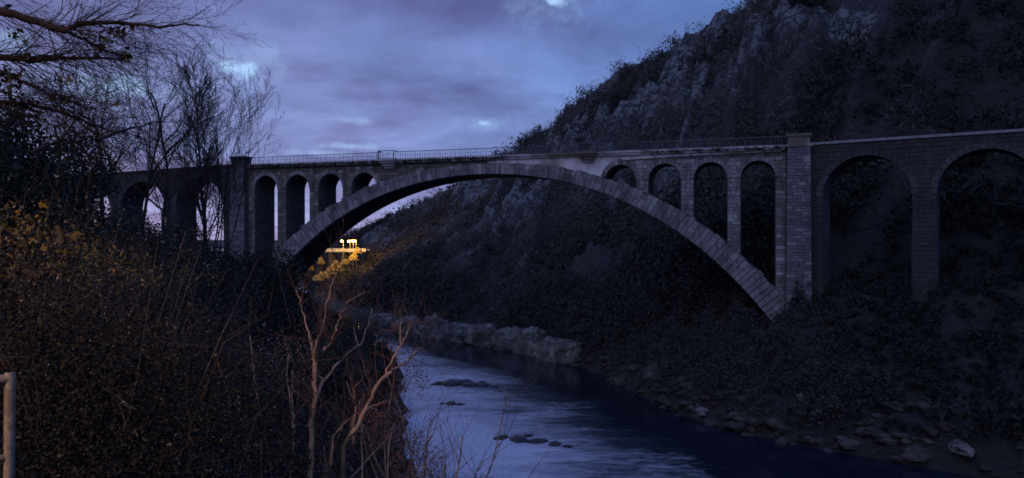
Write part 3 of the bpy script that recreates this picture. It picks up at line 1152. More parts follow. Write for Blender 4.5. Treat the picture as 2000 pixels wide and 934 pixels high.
# ------------------------------------------------------------------ street lamp behind the camera that lights the near scrub
SL = Vector((-7.5, -4.0, 0))
sl_z = float(left_h(SL.x, SL.y))
L = empty('street_lamp', (SL.x, SL.y, sl_z))
tag(L, 'tall roadside lamp standing behind the viewpoint, lighting the near scrub', 'street lamp')
V, F = tubes([(np.array([(0, 0, 0), (0, 0, 3), (0, 0, 6.6), (0.2, .2, 7.1), (0.8, .9, 7.3)]), np.array([.09, .075, .06, .05, .045]))])
mesh_from('pole', V, F, M['pole'], L)
g = MB().taper(0.55, 1.0, 0.8, 1.4, 7.16, 7.34, -0.05, -0.08).build('lamp_head', M['pole'], L)
ld = bpy.data.lights.new('lamp_light', 'SPOT')
ld.energy = 3600
ld.color = (1.0, 0.50, 0.10)
ld.spot_size = math.radians(84)
ld.spot_blend = 0.6
ld.shadow_soft_size = 0.15
lo = bpy.data.objects.new('lamp_light', ld)
COL.objects.link(lo)
lo.parent = L
lo.location = (0.8, 1.1, 7.05)
lo.rotation_euler = (math.radians(47), 0, math.radians(-14))


# ------------------------------------------------------------------ rocks
def boulder(name, loc, size, seed, mat, label, cat='boulder', group=None, rz=0.0, flat=0.35, sub=4, facet=0.28):
    bm = bmesh.new()
    bmesh.ops.create_icosphere(bm, subdivisions=sub, radius=1.0)
    P = np.array([v.co[:] for v in bm.verts])
    n = fbm(P * 1.3 + seed * 7.7, 4) - 0.5
    n2 = fbm(P * 4.5 + seed * 3.1, 3) - 0.5
    P = P * (1 + n * 1.0 + n2 * 0.25)[:, None]
    P[:, 2] = np.where(P[:, 2] < -flat, -flat + (P[:, 2] + flat) * 0.2, P[:, 2])
    # blocky facets
    P = P * (1 - facet) + np.round(P * 2.2) / 2.2 * facet
    for v, p in zip(bm.verts, P):
        v.co = p * np.array(size)
    me = bpy.data.meshes.new(name)
    bm.to_mesh(me)
    bm.free()
    o = link(name, me, mat)
    o.location = loc
    o.rotation_euler = (0, 0, rz)
    tag(o, label, cat, group)
    return o


def on_water(px, py, dz=0.0):
    Y = CAMZ * FPX / (py - 461)
    return Vector(((px - 1000) / FPX * Y, Y, dz))


def shoal(px, py, spots, label, seed):
    """a knot of wet stones: one thing with each stone a part"""
    c = on_water(px, py)
    T = empty('rock_shoal', c)
    tag(T, label, 'rocks', 'dark rocks in the river')
    for i, (dx, dy, r, h) in enumerate(spots):
        o = boulder('stone', (dx, dy, -0.1), (r, r * 0.75, h), seed + i * 1.7, M['wet'], None, None, rz=i * 1.3 + seed, sub=3, facet=0.15)
        o.parent = T


shoal(905, 752, [(-3.6, .2, 1.3, .5), (-1.4, .6, 1.9, .75), (.9, -.2, 1.6, .6), (2.9, -.8, 1.2, .45), (4.6, -1.5, .9, .35), (.2, 2.2, 1.1, .5), (2.6, 1.4, .8, .4)], 'largest knot of dark wet rocks breaking the water mid-river', 3)
shoal(880, 790, [(0, 0, 1.0, .45), (1.3, -.3, .7, .35), (-1.1, .3, .6, .25)], 'small dark rocks in the stream just below the largest knot', 5)
shoal(1035, 862, [(-3.2, 1.2, 1.0, .35), (-1.2, .6, 1.3, .4), (.8, -.2, 1.2, .4), (2.6, -1.1, .9, .3), (4.0, -2.0, .7, .25), (-.2, 2.0, .7, .3)], 'string of dark shoal rocks awash nearest to the camera', 7)
names = ['leftmost', 'second from left', 'third from left', 'fourth from left', 'fifth from left', 'sixth from left', 'seventh from left', 'rightmost']
led = [(8.75, 3.4, 2.6), (8.35, 4.6, 3.2), (8.0, 4.2, 3.8), (7.68, 3.6, 3.3), (7.38, 4.8, 4.2), (7.08, 4.2, 3.6), (6.78, 5.0, 4.4), (6.42, 5.4, 3.6)]
for i, (w, r, h) in enumerate(led):
    p = spline(np.array(w))
    d = spline(np.array(w + 0.1)) - spline(np.array(w - 0.1))
    boulder('rock_ledge', (p[0] + 0.6, p[1] + 1.0, 0.6), (r, 3.0, h), 20 + i, M['rock'],
            names[i] + ' of the pale undercut rock ledges along the far waterline', 'rock', 'pale rock ledges along the far waterline', math.atan2(d[1], d[0]), 0.25)
bk = [(1215, 745, 2.2, 1.3, 'rounded boulder where the ledges end and the near bank starts'), (1240, 775, 1.2, 0.6, 'small pale rock at the water below the leaning slab'),
      (1370, 803, 1.5, 0.8, 'pale whitish boulder standing alone on the stony bank'), (1275, 725, 3.4, 2.2, 'big leaning slab of rock on the bank left of the pier'),
      (1330, 815, 1.8, 0.7, 'low flat stone at the water left of the whitish boulder'), (1440, 830, 2.4, 0.8, 'broad flat stone at the water right of the whitish boulder'),
      (1530, 836, 2.0, 0.8, 'grey stone on the bank straight below the tall pier'), (1660, 868, 2.4, 0.7, 'flat bank stone below the first viaduct opening'),
      (1790, 885, 2.6, 1.0, 'wide low boulder below the viaduct pier, near the frame bottom'), (1880, 868, 2.2, 1.1, 'pale block of stone at far right on the bank'),
      (1480, 655, 2.6, 1.4, 'weathered outcrop just beneath the foot of the arch'), (1475, 690, 1.8, 0.9, 'smaller rock on the slope below the arch foot outcrop')]
for i, (px, py, r, h, lab) in enumerate(bk):
    P, w, t = find_on_hill(px, py, 1.0, 7.0, 0.0, 0.3)
    boulder('boulder', (P[0], P[1], P[2] - 0.25 * h), (r * R_.uniform(0.45, 0.8), r * R_.uniform(0.4, 0.65), h * 0.7), 40 + i, M['rock'] if 'pale' in lab else M['shore'], lab, 'boulder', 'boulders on the far bank', R_.uniform(0, 3), 0.4, 3)

def shore():
    g = np.random.default_rng(15)
    bm = bmesh.new()
    bmesh.ops.create_icosphere(bm, subdivisions=1, radius=1.0)
    bv = np.array([v.co[:] for v in bm.verts])
    bf = np.array([[v.index for v in f.verts] for f in bm.faces])
    bm.free()
    n = 2600
    w = 1.2 + 6.2 * g.random(n)
    P, _ = hill(w, -0.012 + 0.055 * g.random(n) ** 1.6)
    sz = 0.12 + 0.75 * g.random(n) ** 4
    V = bv[None] * (1 + 0.28 * g.normal(size=(n, len(bv), 1))) * (sz[:, None] * np.array([1.2, 1.0, 0.6]) * g.uniform(0.7, 1.4, (n, 3)))[:, None, :] + P[:, None, :]
    F = (bf[None] + (np.arange(n) * len(bv))[:, None, None]).reshape(-1, 3)
    tag(mesh_from('shore_stones', V.reshape(-1, 3), F, M['shore']), 'loose stones strewn along the far waterline', 'stones', kind='stuff')


shore()

# ------------------------------------------------------------------ woodland on the mountainside (one mass)
def build_wood():
    rg = np.random.default_rng(3)
    n = 22000
    w = 1.2 + (NW - 1.4) * rg.random(n)
    t = 0.035 + 1.0 * rg.random(n) ** 0.95
    w[-5000:] = 1.4 + 5.8 * rg.random(5000)
    t[-5000:] = 0.012 + 0.33 * rg.random(5000)
    P, rock = hill(w, t)
    rock = rock - 0.30 * np.clip(4.3 - w, 0, 1.5)
    ridge = (t > 0.97)
    dsc = np.linalg.norm((P - SCREE) / np.array([5.5, 16, 15]), axis=-1)
    dens = fbm(P * 0.05 + 5, 3)
    keep = ((rock < 0.40 + 0.40 * rg.random(n)) & (dens > 0.36)) | (ridge & (rg.random(n) < 0.4)) | (t < 0.12)
    keep &= dsc > 1.15
    # nothing grows through the bridge
    loc = P[:, :2] - np.array([BR.location.x, BR.location.y])
    lx = loc[:, 0] * math.cos(TH) - loc[:, 1] * math.sin(TH)
    ly = loc[:, 0] * math.sin(TH) + loc[:, 1] * math.cos(TH)
    low = (ly > -28) & (ly < 10) & (lx > 12)
    keep |= low & (rg.random(n) < 0.8)
    keep &= ~((ly > -3) & (ly < 8) & (lx > 12) & (P[:, 2] > 26))
    P, w, t, low = P[keep], w[keep], t[keep], low[keep]
    n = len(P)
    ever = fbm(P * 0.035 + 71, 3) + np.clip((5.0 - w) * 0.16, 0, 0.26)
    hgt = 1.3 + 5.2 * rg.random(n) ** 2.2 + np.where(t < 0.15, -0.2, 0) - np.where(t > 0.96, 0.25, 0)
    hgt = np.where(t > 0.93, np.minimum(hgt, 2.4), hgt)
    hgt = np.where(low, 0.7 + 1.5 * rg.random(n) ** 2, hgt)
    m = 44
    # blades: fine upward and outward twiggy triangles filling a crown
    c = P[:, None, :] + rg.normal(size=(n, m, 3)) * (hgt[:, None, None] * np.array([0.26, 0.26, 0.24])) + np.array([0, 0, 1.0]) * (hgt[:, None, None] * 0.52)
    d = (c - P[:, None, :]) / hgt[:, None, None] + rg.normal(size=(n, m, 3)) * 0.9 + np.array([0, 0, 0.1])
    d /= np.linalg.norm(d, axis=-1, keepdims=True)
    sd = np.cross(d, rg.normal(size=(n, m, 3)))
    sd /= np.linalg.norm(sd, axis=-1, keepdims=True)
    ln = (hgt[:, None, None] * (0.07 + 0.11 * rg.random((n, m, 1))))
    wd = 0.06 + 0.13 * rg.random((n, m, 1)) + np.where(ever > 0.55, 0.12, 0)[:, None, None]
    V = np.stack([c - sd * wd - d * ln * 0.5, c + sd * wd - d * ln * 0.5, c + d * ln], 2).reshape(-1, 3)
    F = np.arange(len(V)).reshape(-1, 3)
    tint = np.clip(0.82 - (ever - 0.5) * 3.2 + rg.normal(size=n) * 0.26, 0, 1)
    tint = tint * np.clip(0.45 + 1.5 * (t - 0.1), 0.45, 1.0)   # shade painted into the tint, darker towards the river
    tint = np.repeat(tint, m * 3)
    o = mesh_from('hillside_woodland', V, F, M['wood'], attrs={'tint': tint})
    tag(o, 'bare winter woodland and scrub covering the steep mountainside', 'woodland', kind='stuff')


build_wood()

# ------------------------------------------------------------------ near bank: undergrowth, shrubs, trees
rg = np.random.default_rng(21)


def px_of(p):
    return 1000 + p[..., 0] / p[..., 1] * FPX, 461 - (p[..., 2] - CAMZ) / p[..., 1] * FPX


def bush_points(rg, c, rx, rz, n):
    v = rg.normal(size=(n, 3))
    v /= np.linalg.norm(v, axis=1, keepdims=True)
    r = (0.35 + 0.65 * rg.random(n) ** 0.5)[:, None]
    lump = 0.72 + 0.56 * fbm(v * 1.9 + np.asarray(c) * 0.7, 3)[:, None]
    q = v * r * lump * np.array([rx, rx, rz])
    q[:, 2] = np.abs(q[:, 2]) * 1.0
    return q + np.asarray(c)


def build_undergrowth():
    pts, siz, stems, tin = [], [], [], []
    N = 30000
    cY = 5.5 + 118 * rg.random(N) ** 1.5
    cU = -0.72 + 0.66 * rg.random(N)
    cE = bank_dist(cU * cY, cY)
    cZ = left_h(cU * cY, cY)
    cnt = small = 0
    for Y, u, e, z in zip(cY, cU, cE, cZ):
        if cnt >= 520 and small >= 420:
            break
        if e < 0.7:
            continue
        x = u * Y
        px = 1000 + u * FPX
        tiny = cnt >= 520
        if tiny and px < 520:
            continue
        # how tall the scrub stands: skyline of the mass falls towards the river
        lim = np.interp(px, [-60, 100, 200, 300, 380, 470, 560, 600, 640, 700, 790, 830], [330, 350, 365, 425, 470, 478, 490, 570, 660, 720, 800, 960])
        lim = lim + 30 * math.sin(px * 0.041 + Y * 0.9) + 22 * math.sin(px * 0.11 + 2.0 * Y) + 30 * rg.random()
        ztop = CAMZ + (461 - lim) / FPX * Y
        h = min(ztop - z, 1.2 + 0.05 * Y + 2.2 * rg.random() ** 2)
        if tiny:
            h = 0.35 + 0.5 * rg.random() + 0.008 * Y
        if h < 0.5:
            continue
        rx = 0.5 * h + 0.3
        if px + rx / Y * FPX - 90 * (rg.random() - 0.65) > (np.interp(Y, [5, 12, 30, 60, 120], [640, 700, 770, 770, 700]) if not tiny else np.interp(Y, [5, 12, 30, 60, 120], [700, 790, 800, 800, 800])):
            continue
        n = int(np.clip(3000 * (rx * h) / (0.25 + Y * 0.04), 250, 4200 if Y < 14 else 1100))
        ls = np.clip(0.010 + 0.0032 * Y, 0.02, 0.26)
        sort = rg.random()
        twiggy = sort > 0.72
        if twiggy:
            n = n // 5
        ls *= (0.75 + 0.6 * rg.random())
        b = bush_points(rg, (x, Y, z - 0.1), rx, h * (0.8 if sort < 0.4 else 1.0), n)
        pts.append(b)
        siz.append(ls * (0.6 + 0.9 * rg.random(n)))
        tin.append(np.full(n, (0.02 + 0.22 * rg.random()) if sort < 0.5 else (0.35 + 0.45 * rg.random())))
        for k in range(26 if twiggy else 3 + int(3 * rg.random())):
            a = rg.random() * 6.28
            ln = h * (0.6 + 0.45 * rg.random()) * (0.85 if twiggy else 1.0)
            if 420 < px < 640:
                ln = min(ln, 1.6)
            d = np.array([math.cos(a) * 0.5, math.sin(a) * 0.5, 1.0])
            if twiggy:
                d = d * np.array([1.5, 1.5, 0.85]) + rg.normal(size=3) * 0.25
            p0 = np.array([x, Y, z - 0.1]) + np.array([math.cos(a), math.sin(a), 0]) * rx * 0.3
            q = [p0 + d * ln * f * 0.75 + rg.normal(size=3) * 0.10 * min(h, 2.0) * f for f in (0, .35, .7, 1.0, 1.2)]
            stems.append((np.array(q), np.array([1, .7, .45, .25, .12]) * (0.007 + 0.0006 * Y)))
        if tiny:
            small += 1
        else:
            cnt += 1
    P = np.concatenate(pts)
    S = np.concatenate(siz)
    V, F = leaves(P, S, rg)
    tag(mesh_from('undergrowth', V, F, M['leaf_scrub'], attrs={'tint': np.repeat(np.concatenate(tin), 4)}), 'dark tangled scrub and brambles covering the near riverbank', 'undergrowth', kind='stuff')
    V, F = tubes(stems, 3)
    tag(mesh_from('bramble_stems', V, F, M['stems']), 'bare bramble stems among the near scrub', 'brambles', kind='stuff')


build_undergrowth()


def split_tree(name, out, loc, label, cat, mats, group=None, cut=2, foliage=None):
    """parts trunk (thick levels) and crown (twigs), plus foliage points"""
    T = empty(name, loc)
    tag(T, label, cat, group)
    tr = [(p - np.array(loc), r) for l, p, r in out if l < cut]
    cr = [(p - np.array(loc), r) for l, p, r in out if l >= cut]
    V, F = tubes(tr)
    mesh_from('trunk', V, F, mats[0], T, smooth=True)
    if cr:
        V, F = tubes(cr, 3)
        mesh_from('crown', V, F, mats[1], T)
    if foliage is not None:
        P, S, m = foliage
        V, F = leaves(P - np.array(loc), S, rg)
        mesh_from('foliage', V, F, m, T)
    return T


POPLAR = dict(levels=4, seg=[1.2, 0.9, 0.5, 0.4], tip=[.15, .25, .3, .4], wob=[.03, .07, .10, .12], up=[.02, .10, .07, .04], kids=[58, 10, 6, 0], start=[.18, .15, .1, 0],
              ang=[.55, .55, .6, 0], rk=[.40, .5, .55, 0], lk=[.30, .42, .5, 0], fall=[.45, .4, .3, 0], rmin=.026)
SPREAD = dict(levels=5, seg=[1.0, 0.8, 0.6, 0.4, .3], tip=[.35, .25, .3, .4, .4], wob=[.06, .10, .13, .15, .15], up=[.02, .05, .05, .03, .02], kids=[9, 6, 5, 3, 0], start=[.25, .2, .15, .1, 0],
              ang=[.75, .65, .65, .7, 0], rk=[.6, .55, .5, .6, 0], lk=[.62, .55, .5, .5, 0], fall=[.35, .4, .3, .3, 0], rmin=.016)
MULTI = dict(levels=4, seg=[1.0, 0.7, 0.5, .4], tip=[.2, .25, .3, .4], wob=[.04, .08, .12, .12], up=[.01, .08, .05, .03], kids=[14, 7, 5, 0], start=[.25, .2, .1, 0],
             ang=[.5, .5, .6, 0], rk=[.5, .5, .55, 0], lk=[.36, .45, .5, 0], fall=[.35, .4, .3, 0], rmin=.02)


def tree(name, px, py_top, Y, lean, cfg, r0, label, cat, seed, stems=1, spreadx=0.0, group=None, cut=2, thick=1.0):
    g = np.random.default_rng(seed)
    x = (px - 1000) / FPX * Y
    z = float(left_h(np.array([x]), np.array([Y]))[0]) - 0.3
    H = CAMZ + (461 - py_top) / FPX * Y - z
    out = []
    for k in range(stems):
        dx = lean + (spreadx * (k - (stems - 1) / 2) if stems > 1 else 0)
        hk = H * (1 - 0.12 * abs(k - (stems - 1) / 2) * g.random())
        grow(g, (x + 0.25 * k, Y + 0.3 * g.normal(), z), (dx, 0.1 * g.normal(), 1.0), hk * 0.98, r0 * (0.85 ** k), 0, cfg, out)
    return split_tree(name, out, (x, Y, z), label, cat, (M['bark'], M['twig']), group, cut)


tree('poplar_tree', 398, 158, 88, 0.02, POPLAR, 0.26, 'tall narrow bare poplar standing before the viaduct left of the bridge pier', 'tree', 1)
tree('bare_tree', 405, 192, 92, 0.20, MULTI, 0.15, 'bare fan of stems leaning towards the bridge pillar', 'tree', 2, stems=5, spreadx=0.06)
tree('bare_tree', 330, 165, 84, -0.03, SPREAD, 0.26, 'bare spreading tree with crooked trunk just left of the tall poplar', 'tree', 3)
tree('bare_tree', 268, 190, 78, 0.05, SPREAD, 0.22, 'thin bare tree between the crooked tree and the leaning black trunk', 'tree', 4)
tree('bare_tree', 198, 215, 60, 0.02, SPREAD, 0.24, 'dark bare tree rising from the scrub below the overhanging branches', 'tree', 5)
tree('bare_tree', 336, 270, 96, -0.05, MULTI, 0.11, 'low bare thicket of stems at the foot of the poplar', 'tree', 6, stems=3, spreadx=0.2)
tree('bare_tree', 140, 240, 50, 0.0, SPREAD, 0.2, 'bare tree half hidden behind the ivy mass on the left', 'tree', 8)


# ivy-clad dark tree at the left edge
def ivy_tree(px, Y, top, rx, label, seed, mat, n, ls, base=None):
    g = np.random.default_rng(seed)
    x = (px - 1000) / FPX * Y
    z = float(left_h(np.array([x]), np.array([Y]))[0]) - 0.2
    H = CAMZ + (461 - top) / FPX * Y - z
    out = []
    cfg = dict(SPREAD, levels=3)
    grow(g, (x, Y, z), (0.05, 0, 1), H * 0.8, 0.16, 0, cfg, out)
    P = np.concatenate([bush_points(g, (x + g.normal() * rx * 0.35, Y + g.normal() * rx * 0.35, z + H * f), rx * s, H * 0.36, n // 4)
                        for f, s in ((0.05, 1.0), (0.3, 1.1), (0.52, 1.0), (0.70, 0.8))])
    return split_tree('evergreen_shrub', out, (x, Y, z), label, 'shrub', (M['bark'], M['twig']), 'tall evergreen shrubs at the left edge', 2, (P, ls * (0.6 + 0.8 * g.random(len(P))), mat))


ivy_tree(25, 19, 205, 1.5, 'tall black ivy-clad shrub at the left edge under the branches', 31, M['leaf_dark'], 14000, 0.13)
ivy_tree(110, 26, 275, 1.9, 'dark evergreen shrub to the right of the tall ivy-clad one', 32, M['leaf_dark'], 12000, 0.15)
ivy_tree(-70, 14, 215, 1.4, 'evergreen shrub cut off by the left frame edge', 33, M['leaf_dark'], 9000, 0.11)


# shrubs in the near bank that stand out
def shrub(px, py_base, Y, py_top, rx, mat, label, seed, n=900, ls=0.06, cat='shrub', group='shrubs on the near bank', float_ok=False):
    g = np.random.default_rng(seed)
    x = (px - 1000) / FPX * Y
    z = float(left_h(np.array([x]), np.array([Y]))[0]) - 0.1
    H = max(CAMZ + (461 - py_top) / FPX * Y - z, 0.6)
    zb = max(z, CAMZ + (461 - py_base) / FPX * Y)
    out = []
    cfg = dict(levels=3, seg=[.5, .3, .2], tip=[.3, .3, .4], wob=[.09, .13, .15], up=[.03, .04, .02], kids=[7, 5, 0], start=[.3, .15, 0], ang=[.6, .6, 0], rk=[.5, .5, 0], lk=[.45, .5, 0],
               fall=[.4, .3, 0], rmin=.004)
    for k in range(6):
        grow(g, (x + g.normal() * 0.15, Y + g.normal() * 0.15, z), (g.normal() * 0.35, g.normal() * 0.3, 1), H * (0.75 + 0.25 * g.random()), 0.02 + 0.004 * H, 0, cfg, out)
    P = bush_points(g, (x, Y, zb), rx, (z + H - zb) * 0.95, n)
    return split_tree('shrub', out, (x, Y, z), label, cat, (M['sapling'] if mat is M['leaf_red'] else M['twig'], M['leaf_red'] if mat is M['leaf_red'] else M['twig']), group, 1,
                      (P, ls * (0.5 + 0.9 * g.random(n)), mat))


shrub(45, 530, 8.0, 395, 0.75, M['leaf_gold'], 'broad-leaved shrub glowing golden at the left edge', 41, 700, 0.085)
shrub(120, 545, 10.0, 430, 0.8, M['leaf_gold'], 'yellow-green shrub beside the golden one', 42, 600, 0.08)
shrub(220, 560, 13.0, 470, 0.9, M['leaf_gold'], 'dim olive shrub below the second viaduct opening', 43, 500, 0.085)
shrub(385, 560, 30.0, 505, 1.0, M['leaf_gold'], 'small shrub with lamp glow painted yellow below the first viaduct opening', 44, 260, 0.14)
shrub(798, 770, 26.0, 655, 0.8, M['leaf_red'], 'russet shrub overhanging the bright water', 45, 1300, 0.06)
shrub(770, 880, 19.0, 770, 0.7, M['leaf_red'], 'faded brown shrub between the leaning saplings and the bottom russet one', 52, 1200, 0.05)
shrub(555, 760, 17.0, 640, 0.9, M['leaf_red'], 'reddish twiggy shrub left of the forked sapling', 46, 900, 0.05)
shrub(815, 960, 14.0, 830, 0.6, M['leaf_red'], 'russet shrub at the bottom edge beside the water', 47, 1300, 0.04)
shrub(730, 860, 14.5, 790, 0.5, M['leaf_red'], 'brown shrub at the foot of the leaning saplings', 48, 700, 0.05)
shrub(330, 560, 24.0, 512, 1.0, M['leaf_gold'], 'ochre shrub catching light in the scrub below the bare tree', 51, 380, 0.11)
shrub(545, 560, 104.0, 474, 4.6, M['leaf_dark'], 'dark brush hiding the near foot of the great arch', 53, 2600, 0.34)
shrub(500, 560, 88.0, 486, 3.6, M['leaf_scrub'], 'grey-brown brush in front of the tall left pier', 54, 1800, 0.3)
shrub(270, 830, 8.0, 735, 0.5, M['leaf_red'], 'dull reddish bramble in the middle of the dark scrub', 49, 380, 0.06)


shrub(694, 690, 60.0, 602, 2.7, M['leaf_dark'], 'dark leafy shrub at the bend of the river behind the saplings', 50, 2200, 0.22)


# saplings by the water, each limb placed as it leans
def sapling(label, limbs, Y, mat, seed, twig=True):
    g = np.random.default_rng(seed)
    T = None
    base = None
    paths, tw = [], []
    for pts, r0, r1, dY in limbs:
        n = len(pts)
        q = np.array([np.array(at(px, py, Y + dY * i / (n - 1))) for i, (px, py) in enumerate(pts)])
        if base is None:
            base = q[0].copy()
        # resample with small kinks
        f = np.linspace(0, n - 1, (n - 1) * 5 + 1)
        qq = np.stack([np.interp(f, np.arange(n), q[:, k]) for k in range(3)], 1)
        qq[1:] += g.normal(size=(len(qq) - 1, 3)) * 0.012
        rr = np.linspace(r0, r1, len(qq))
        paths.append((qq, rr))
        if twig:
            for k in range(3, len(qq) - 1):
                for _ in range(2):
                    if g.random() < 0.6:
                        d = qq[k + 1] - qq[k - 1]
                        d = d / np.linalg.norm(d) + g.normal(size=3) * 0.65 + np.array([0, 0, .3])
                        o2 = []
                        grow(g, qq[k], d, 0.25 + 0.7 * g.random(), max(rr[k] * 0.3, 0.004), 0,
                             dict(levels=2, seg=[.12, .1], tip=[.3, .4], wob=[.14, .2], up=[.05, .02], kids=[3, 0], start=[.3, 0], ang=[.6, 0], rk=[.6, 0], lk=[.45, 0], fall=[.3, 0], rmin=.003), o2)
                        tw += [(p, r) for _, p, r in o2]
    T = empty('sapling', base)
    tag(T, label, 'sapling', 'bare saplings at the water edge')
    V, F = tubes([(p - base, r) for p, r in paths], 6)
    mesh_from('trunk', V, F, mat, T, smooth=True)
    if tw:
        V, F = tubes([(p - base, r) for p, r in tw], 3)
        mesh_from('twigs', V, F, M['leaf_red'] if mat is M['sapling'] else M['twig'], T)
    return T


def root_down(px, Y):
    """photo row of the ground below a pixel column at depth Y"""
    x = (px - 1000) / FPX * Y
    z = float(left_h(np.array([x]), np.array([Y]))[0]) - 0.2
    return 461 - (z - CAMZ) / Y * FPX


Y1 = 12.5
b1 = root_down(604, Y1)
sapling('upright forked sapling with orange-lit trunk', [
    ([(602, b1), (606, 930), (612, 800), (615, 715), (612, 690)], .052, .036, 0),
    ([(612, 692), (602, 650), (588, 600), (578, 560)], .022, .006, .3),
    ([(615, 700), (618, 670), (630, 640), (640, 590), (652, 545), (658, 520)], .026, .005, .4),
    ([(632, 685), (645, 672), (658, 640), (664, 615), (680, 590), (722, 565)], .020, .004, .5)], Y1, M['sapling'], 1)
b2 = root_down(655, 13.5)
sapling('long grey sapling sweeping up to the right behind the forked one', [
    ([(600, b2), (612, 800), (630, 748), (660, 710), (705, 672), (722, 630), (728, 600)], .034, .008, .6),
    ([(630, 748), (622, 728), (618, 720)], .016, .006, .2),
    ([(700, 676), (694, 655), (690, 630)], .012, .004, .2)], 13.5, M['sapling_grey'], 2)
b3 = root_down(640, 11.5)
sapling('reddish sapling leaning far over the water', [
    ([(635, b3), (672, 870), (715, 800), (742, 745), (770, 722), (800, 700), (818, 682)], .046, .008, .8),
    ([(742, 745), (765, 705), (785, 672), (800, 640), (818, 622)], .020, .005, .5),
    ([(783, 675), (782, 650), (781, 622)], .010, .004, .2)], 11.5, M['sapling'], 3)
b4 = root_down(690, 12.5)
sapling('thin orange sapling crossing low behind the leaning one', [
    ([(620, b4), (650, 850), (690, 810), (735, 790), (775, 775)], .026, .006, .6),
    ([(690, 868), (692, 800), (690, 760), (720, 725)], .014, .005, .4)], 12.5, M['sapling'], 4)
b5 = root_down(835, 13.0)
sapling('dry stem leaning right at the bottom edge over the river', [
    ([(790, b5), (822, 925), (838, 900), (862, 880)], .018, .005, .3)], 13.0, M['sapling_grey'], 5, False)


# ------------------------------------------------------------------ overhanging branches, top left
def overhang():
    g = np.random.default_rng(77)
    Y = 8.0
    tx = -7.4
    tz = float(left_h(np.array([tx]), np.array([Y]))[0]) - 0.3
    base = np.array([tx, Y, tz])
    paths = [(np.array([base, base + [0.1, 0, 2.5], base + [0.0, 0.1, 5.0], base + [0.3, 0.2, 7.5], base + [0.2, 0.3, 10.0]]), np.array([.24, .2, .17, .13, .08]))]
    tw, lf = [], []
    limbs = [([(-330, -60), (-120, 0), (0, 20), (60, 40), (128, 60), (150, 50), (185, 45), (260, 48), (330, 53), (392, 48)], .06, .007, .6),
             ([(128, 60), (160, 75), (190, 92), (235, 108)], .022, .006, .5),
             ([(-330, 40), (-140, 95), (0, 113), (60, 117), (130, 113), (200, 115), (245, 118)], .055, .007, 1.0),
             ([(-330, 120), (-120, 185), (0, 198), (60, 206), (130, 222), (180, 243), (235, 262)], .040, .007, 1.4),
             ([(-330, 40), (-120, 110), (0, 140), (70, 170), (130, 195), (190, 215)], .028, .005, .8),
             ([(60, 300), (110, 280), (150, 235), (185, 190)], .018, .005, 1.4),
             ([(190, 275), (230, 258), (275, 248), (310, 236)], .022, .006, 2.4),
             ([(-200, -60), (-40, -20), (60, -12), (160, -30)], .03, .006, .6)]
    heads = []
    for li, (pts, r0, r1, dY) in enumerate(limbs):
        n = len(pts)
        q = np.array([np.array(at(px, py, Y + dY * (i / (n - 1)))) for i, (px, py) in enumerate(pts)])
        f = np.linspace(0, n - 1, (n - 1) * 4 + 1)
        qq = np.stack([np.interp(f, np.arange(n), q[:, k]) for k in range(3)], 1)
        qq[1:] += g.normal(size=(len(qq) - 1, 3)) * 0.008
        rr = np.interp(np.linspace(0, 1, len(qq)), [0, 1], [r0, r1])
        paths.append((qq, rr))
        X, Yp = px_of(qq)
        for k in range(2, len(qq) - 1):
            if X[k] < -60:
                continue
            dirn = qq[k + 1] - qq[k - 1]
            dirn /= np.linalg.norm(dirn)
            for _ in range(5 if li in (2, 3, 4) else 3):
                # arching whips that leave the limb and droop outward
                up = g.random() < 0.42
                d = dirn * (0.8 + 0.5 * g.random()) + g.normal(size=3) * 0.42 + np.array([0, 0, 0.55 if up else -0.30])
                o2 = []
                grow(g, qq[k], d, 0.35 + 0.85 * g.random() ** 1.3, min(max(rr[k] * 0.22, .003), .007), 0,
                     dict(levels=3, seg=[.09, .08, .07], tip=[.35, .4, .5], wob=[.10, .14, .16], up=[-.035, -.03, 0], kids=[4, 2, 0], start=[.2, .2, 0], ang=[.5, .6, 0],
                          rk=[.6, .7, 0], lk=[.5, .5, 0], fall=[.3, .3, 0], rmin=.002), o2)
                for _, p, r in o2:
                    tw.append((p, r))
    # leaves left hanging
    for cxp, cyp, nn, spr in ((25, 160, 26, 14), (8, 148, 14, 12), (210, 70, 12, 22), (190, 92, 12, 10), (248, 108, 10, 8), (240, 68, 8, 12), (130, 196, 8, 8), (105, 195, 4, 6), (30, 65, 5, 10), (52, 112, 7, 9),
                              (10, 15, 4, 5), (226, 200, 3, 6), (118, 155, 6, 14), (48, 85, 3, 6), (20, 215, 8, 18)):
        for _ in range(nn):
            lf.append(np.array(at(cxp + g.normal() * spr * 0.6, cyp + g.normal() * spr * 0.6, Y + 0.6 + 0.3 * g.normal())))
            lf.append(np.array(at(cxp + g.normal() * spr * 0.9, cyp + g.normal() * spr * 0.9, Y + 0.6 + 0.3 * g.normal())))
    T = empty('overhanging_tree', base)
    tag(T, 'near tree reaching thorny bare branches across the upper left sky', 'tree')
    V, F = tubes([(p - base, r) for p, r in paths], 6)
    mesh_from('trunk', V, F, M['bark'], T, smooth=True)
    V, F = tubes([(p - base, r) for p, r in tw], 3)
    mesh_from('twigs', V, F, M['bark'], T)
    V, F = leaves(np.array(lf) - base, 0.06 + 0.05 * g.random(len(lf)), g)
    mesh_from('foliage', V, F, M['leaf_dark'], T)


overhang()

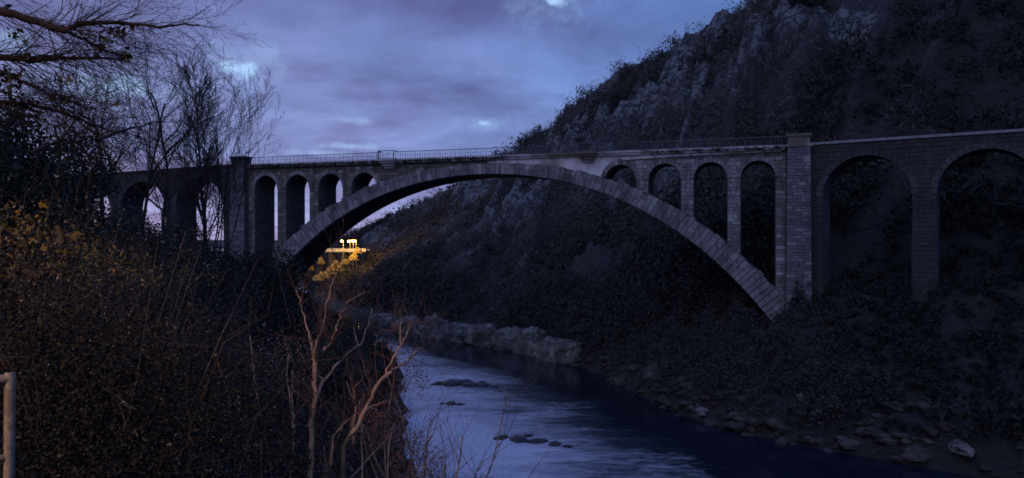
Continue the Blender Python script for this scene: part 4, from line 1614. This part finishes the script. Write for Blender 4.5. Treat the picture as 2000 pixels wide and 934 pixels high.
# ------------------------------------------------------------------ far trees and lit shrubs by the road bridge
for i, (px, top, Y, s) in enumerate(((664, 452, 330, 'faint bare tree behind the lone sodium lamp'), (682, 455, 335, 'faint bare tree behind the cluster of sodium lamps'),
                                     (855, 372, 372, 'bare tree on the ridge skyline seen under the arch'))):
    g = np.random.default_rng(60 + i)
    x = (px - 1000) / FPX * Y
    zt = CAMZ + (461 - top) / FPX * Y
    z0 = zt - 8.5
    out = []
    cfg = dict(SPREAD, levels=4, rmin=0.05)
    for k in range(3):
        grow(g, (x + k * 0.6, Y, z0), (0.2 * (k - 1), 0, 1), 8.5 * (1 - 0.1 * k), 0.2, 0, cfg, out)
    split_tree('far_tree', out, (x, Y, z0), s, 'tree', (M['bark'], M['twig']), 'far trees', 2)
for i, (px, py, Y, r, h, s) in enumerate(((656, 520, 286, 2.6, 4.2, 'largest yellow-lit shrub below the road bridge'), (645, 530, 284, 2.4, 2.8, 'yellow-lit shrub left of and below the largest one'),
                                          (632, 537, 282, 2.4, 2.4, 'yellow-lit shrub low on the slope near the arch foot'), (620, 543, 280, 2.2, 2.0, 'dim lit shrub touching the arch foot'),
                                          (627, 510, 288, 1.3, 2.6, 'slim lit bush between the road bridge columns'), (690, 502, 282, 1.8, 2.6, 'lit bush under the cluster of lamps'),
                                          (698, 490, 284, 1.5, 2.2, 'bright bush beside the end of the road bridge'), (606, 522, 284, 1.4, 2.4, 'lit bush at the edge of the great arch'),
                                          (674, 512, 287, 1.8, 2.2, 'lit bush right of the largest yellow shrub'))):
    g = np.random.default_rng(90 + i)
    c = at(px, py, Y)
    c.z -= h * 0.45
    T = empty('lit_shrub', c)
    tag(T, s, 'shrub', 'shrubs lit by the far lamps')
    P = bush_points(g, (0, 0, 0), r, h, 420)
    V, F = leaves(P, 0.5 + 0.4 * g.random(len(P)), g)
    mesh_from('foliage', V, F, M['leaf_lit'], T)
    dn = min(hill_z(c.x, c.y) - c.z, 0) - 0.4
    st = [(np.array([(0, 0, dn), (g.normal() * .2, 0, 0), (g.normal() * r * .4, g.normal() * .5, h * 0.7)]), np.array([.09, .07, .03])) for _ in range(5)]
    V, F = tubes(st, 4)
    mesh_from('stem', V, F, M['twig'], T)

# ------------------------------------------------------------------ metal railing post at lower left
P0 = at(19, 727, 3.3)
gz = float(left_h(np.array([P0.x]), np.array([P0.y]))[0])
FP = empty('railing_end_post', (P0.x, P0.y, gz))
tag(FP, 'weathered steel railing post lit orange at the lower left edge', 'post')
h = P0.z - gz
V, F = tubes([(np.array([(-0.012, 0, -0.2), (-0.006, 0, h * 0.5), (0, 0, h - 0.004), (0, 0, h)]), np.array([.022, .022, .022, .017]))], 16)
mesh_from('post', V, F, M['steel'], FP, smooth=True)
V, F = tubes([(np.array([(0, 0, h - 0.03), (-0.7, -0.5, h - 0.03), (-1.5, -1.1, h - 0.03)]), np.array([.022, .022, .022]))], 12)
mesh_from('top_rail', V, F, M['steel'], FP, smooth=True)
V, F = tubes([(np.array([(0, 0, h - 0.38), (-0.7, -0.5, h - 0.38), (-1.5, -1.1, h - 0.38)]), np.array([.016, .016, .016]))], 12)
mesh_from('lower_rail', V, F, M['steel'], FP, smooth=True)
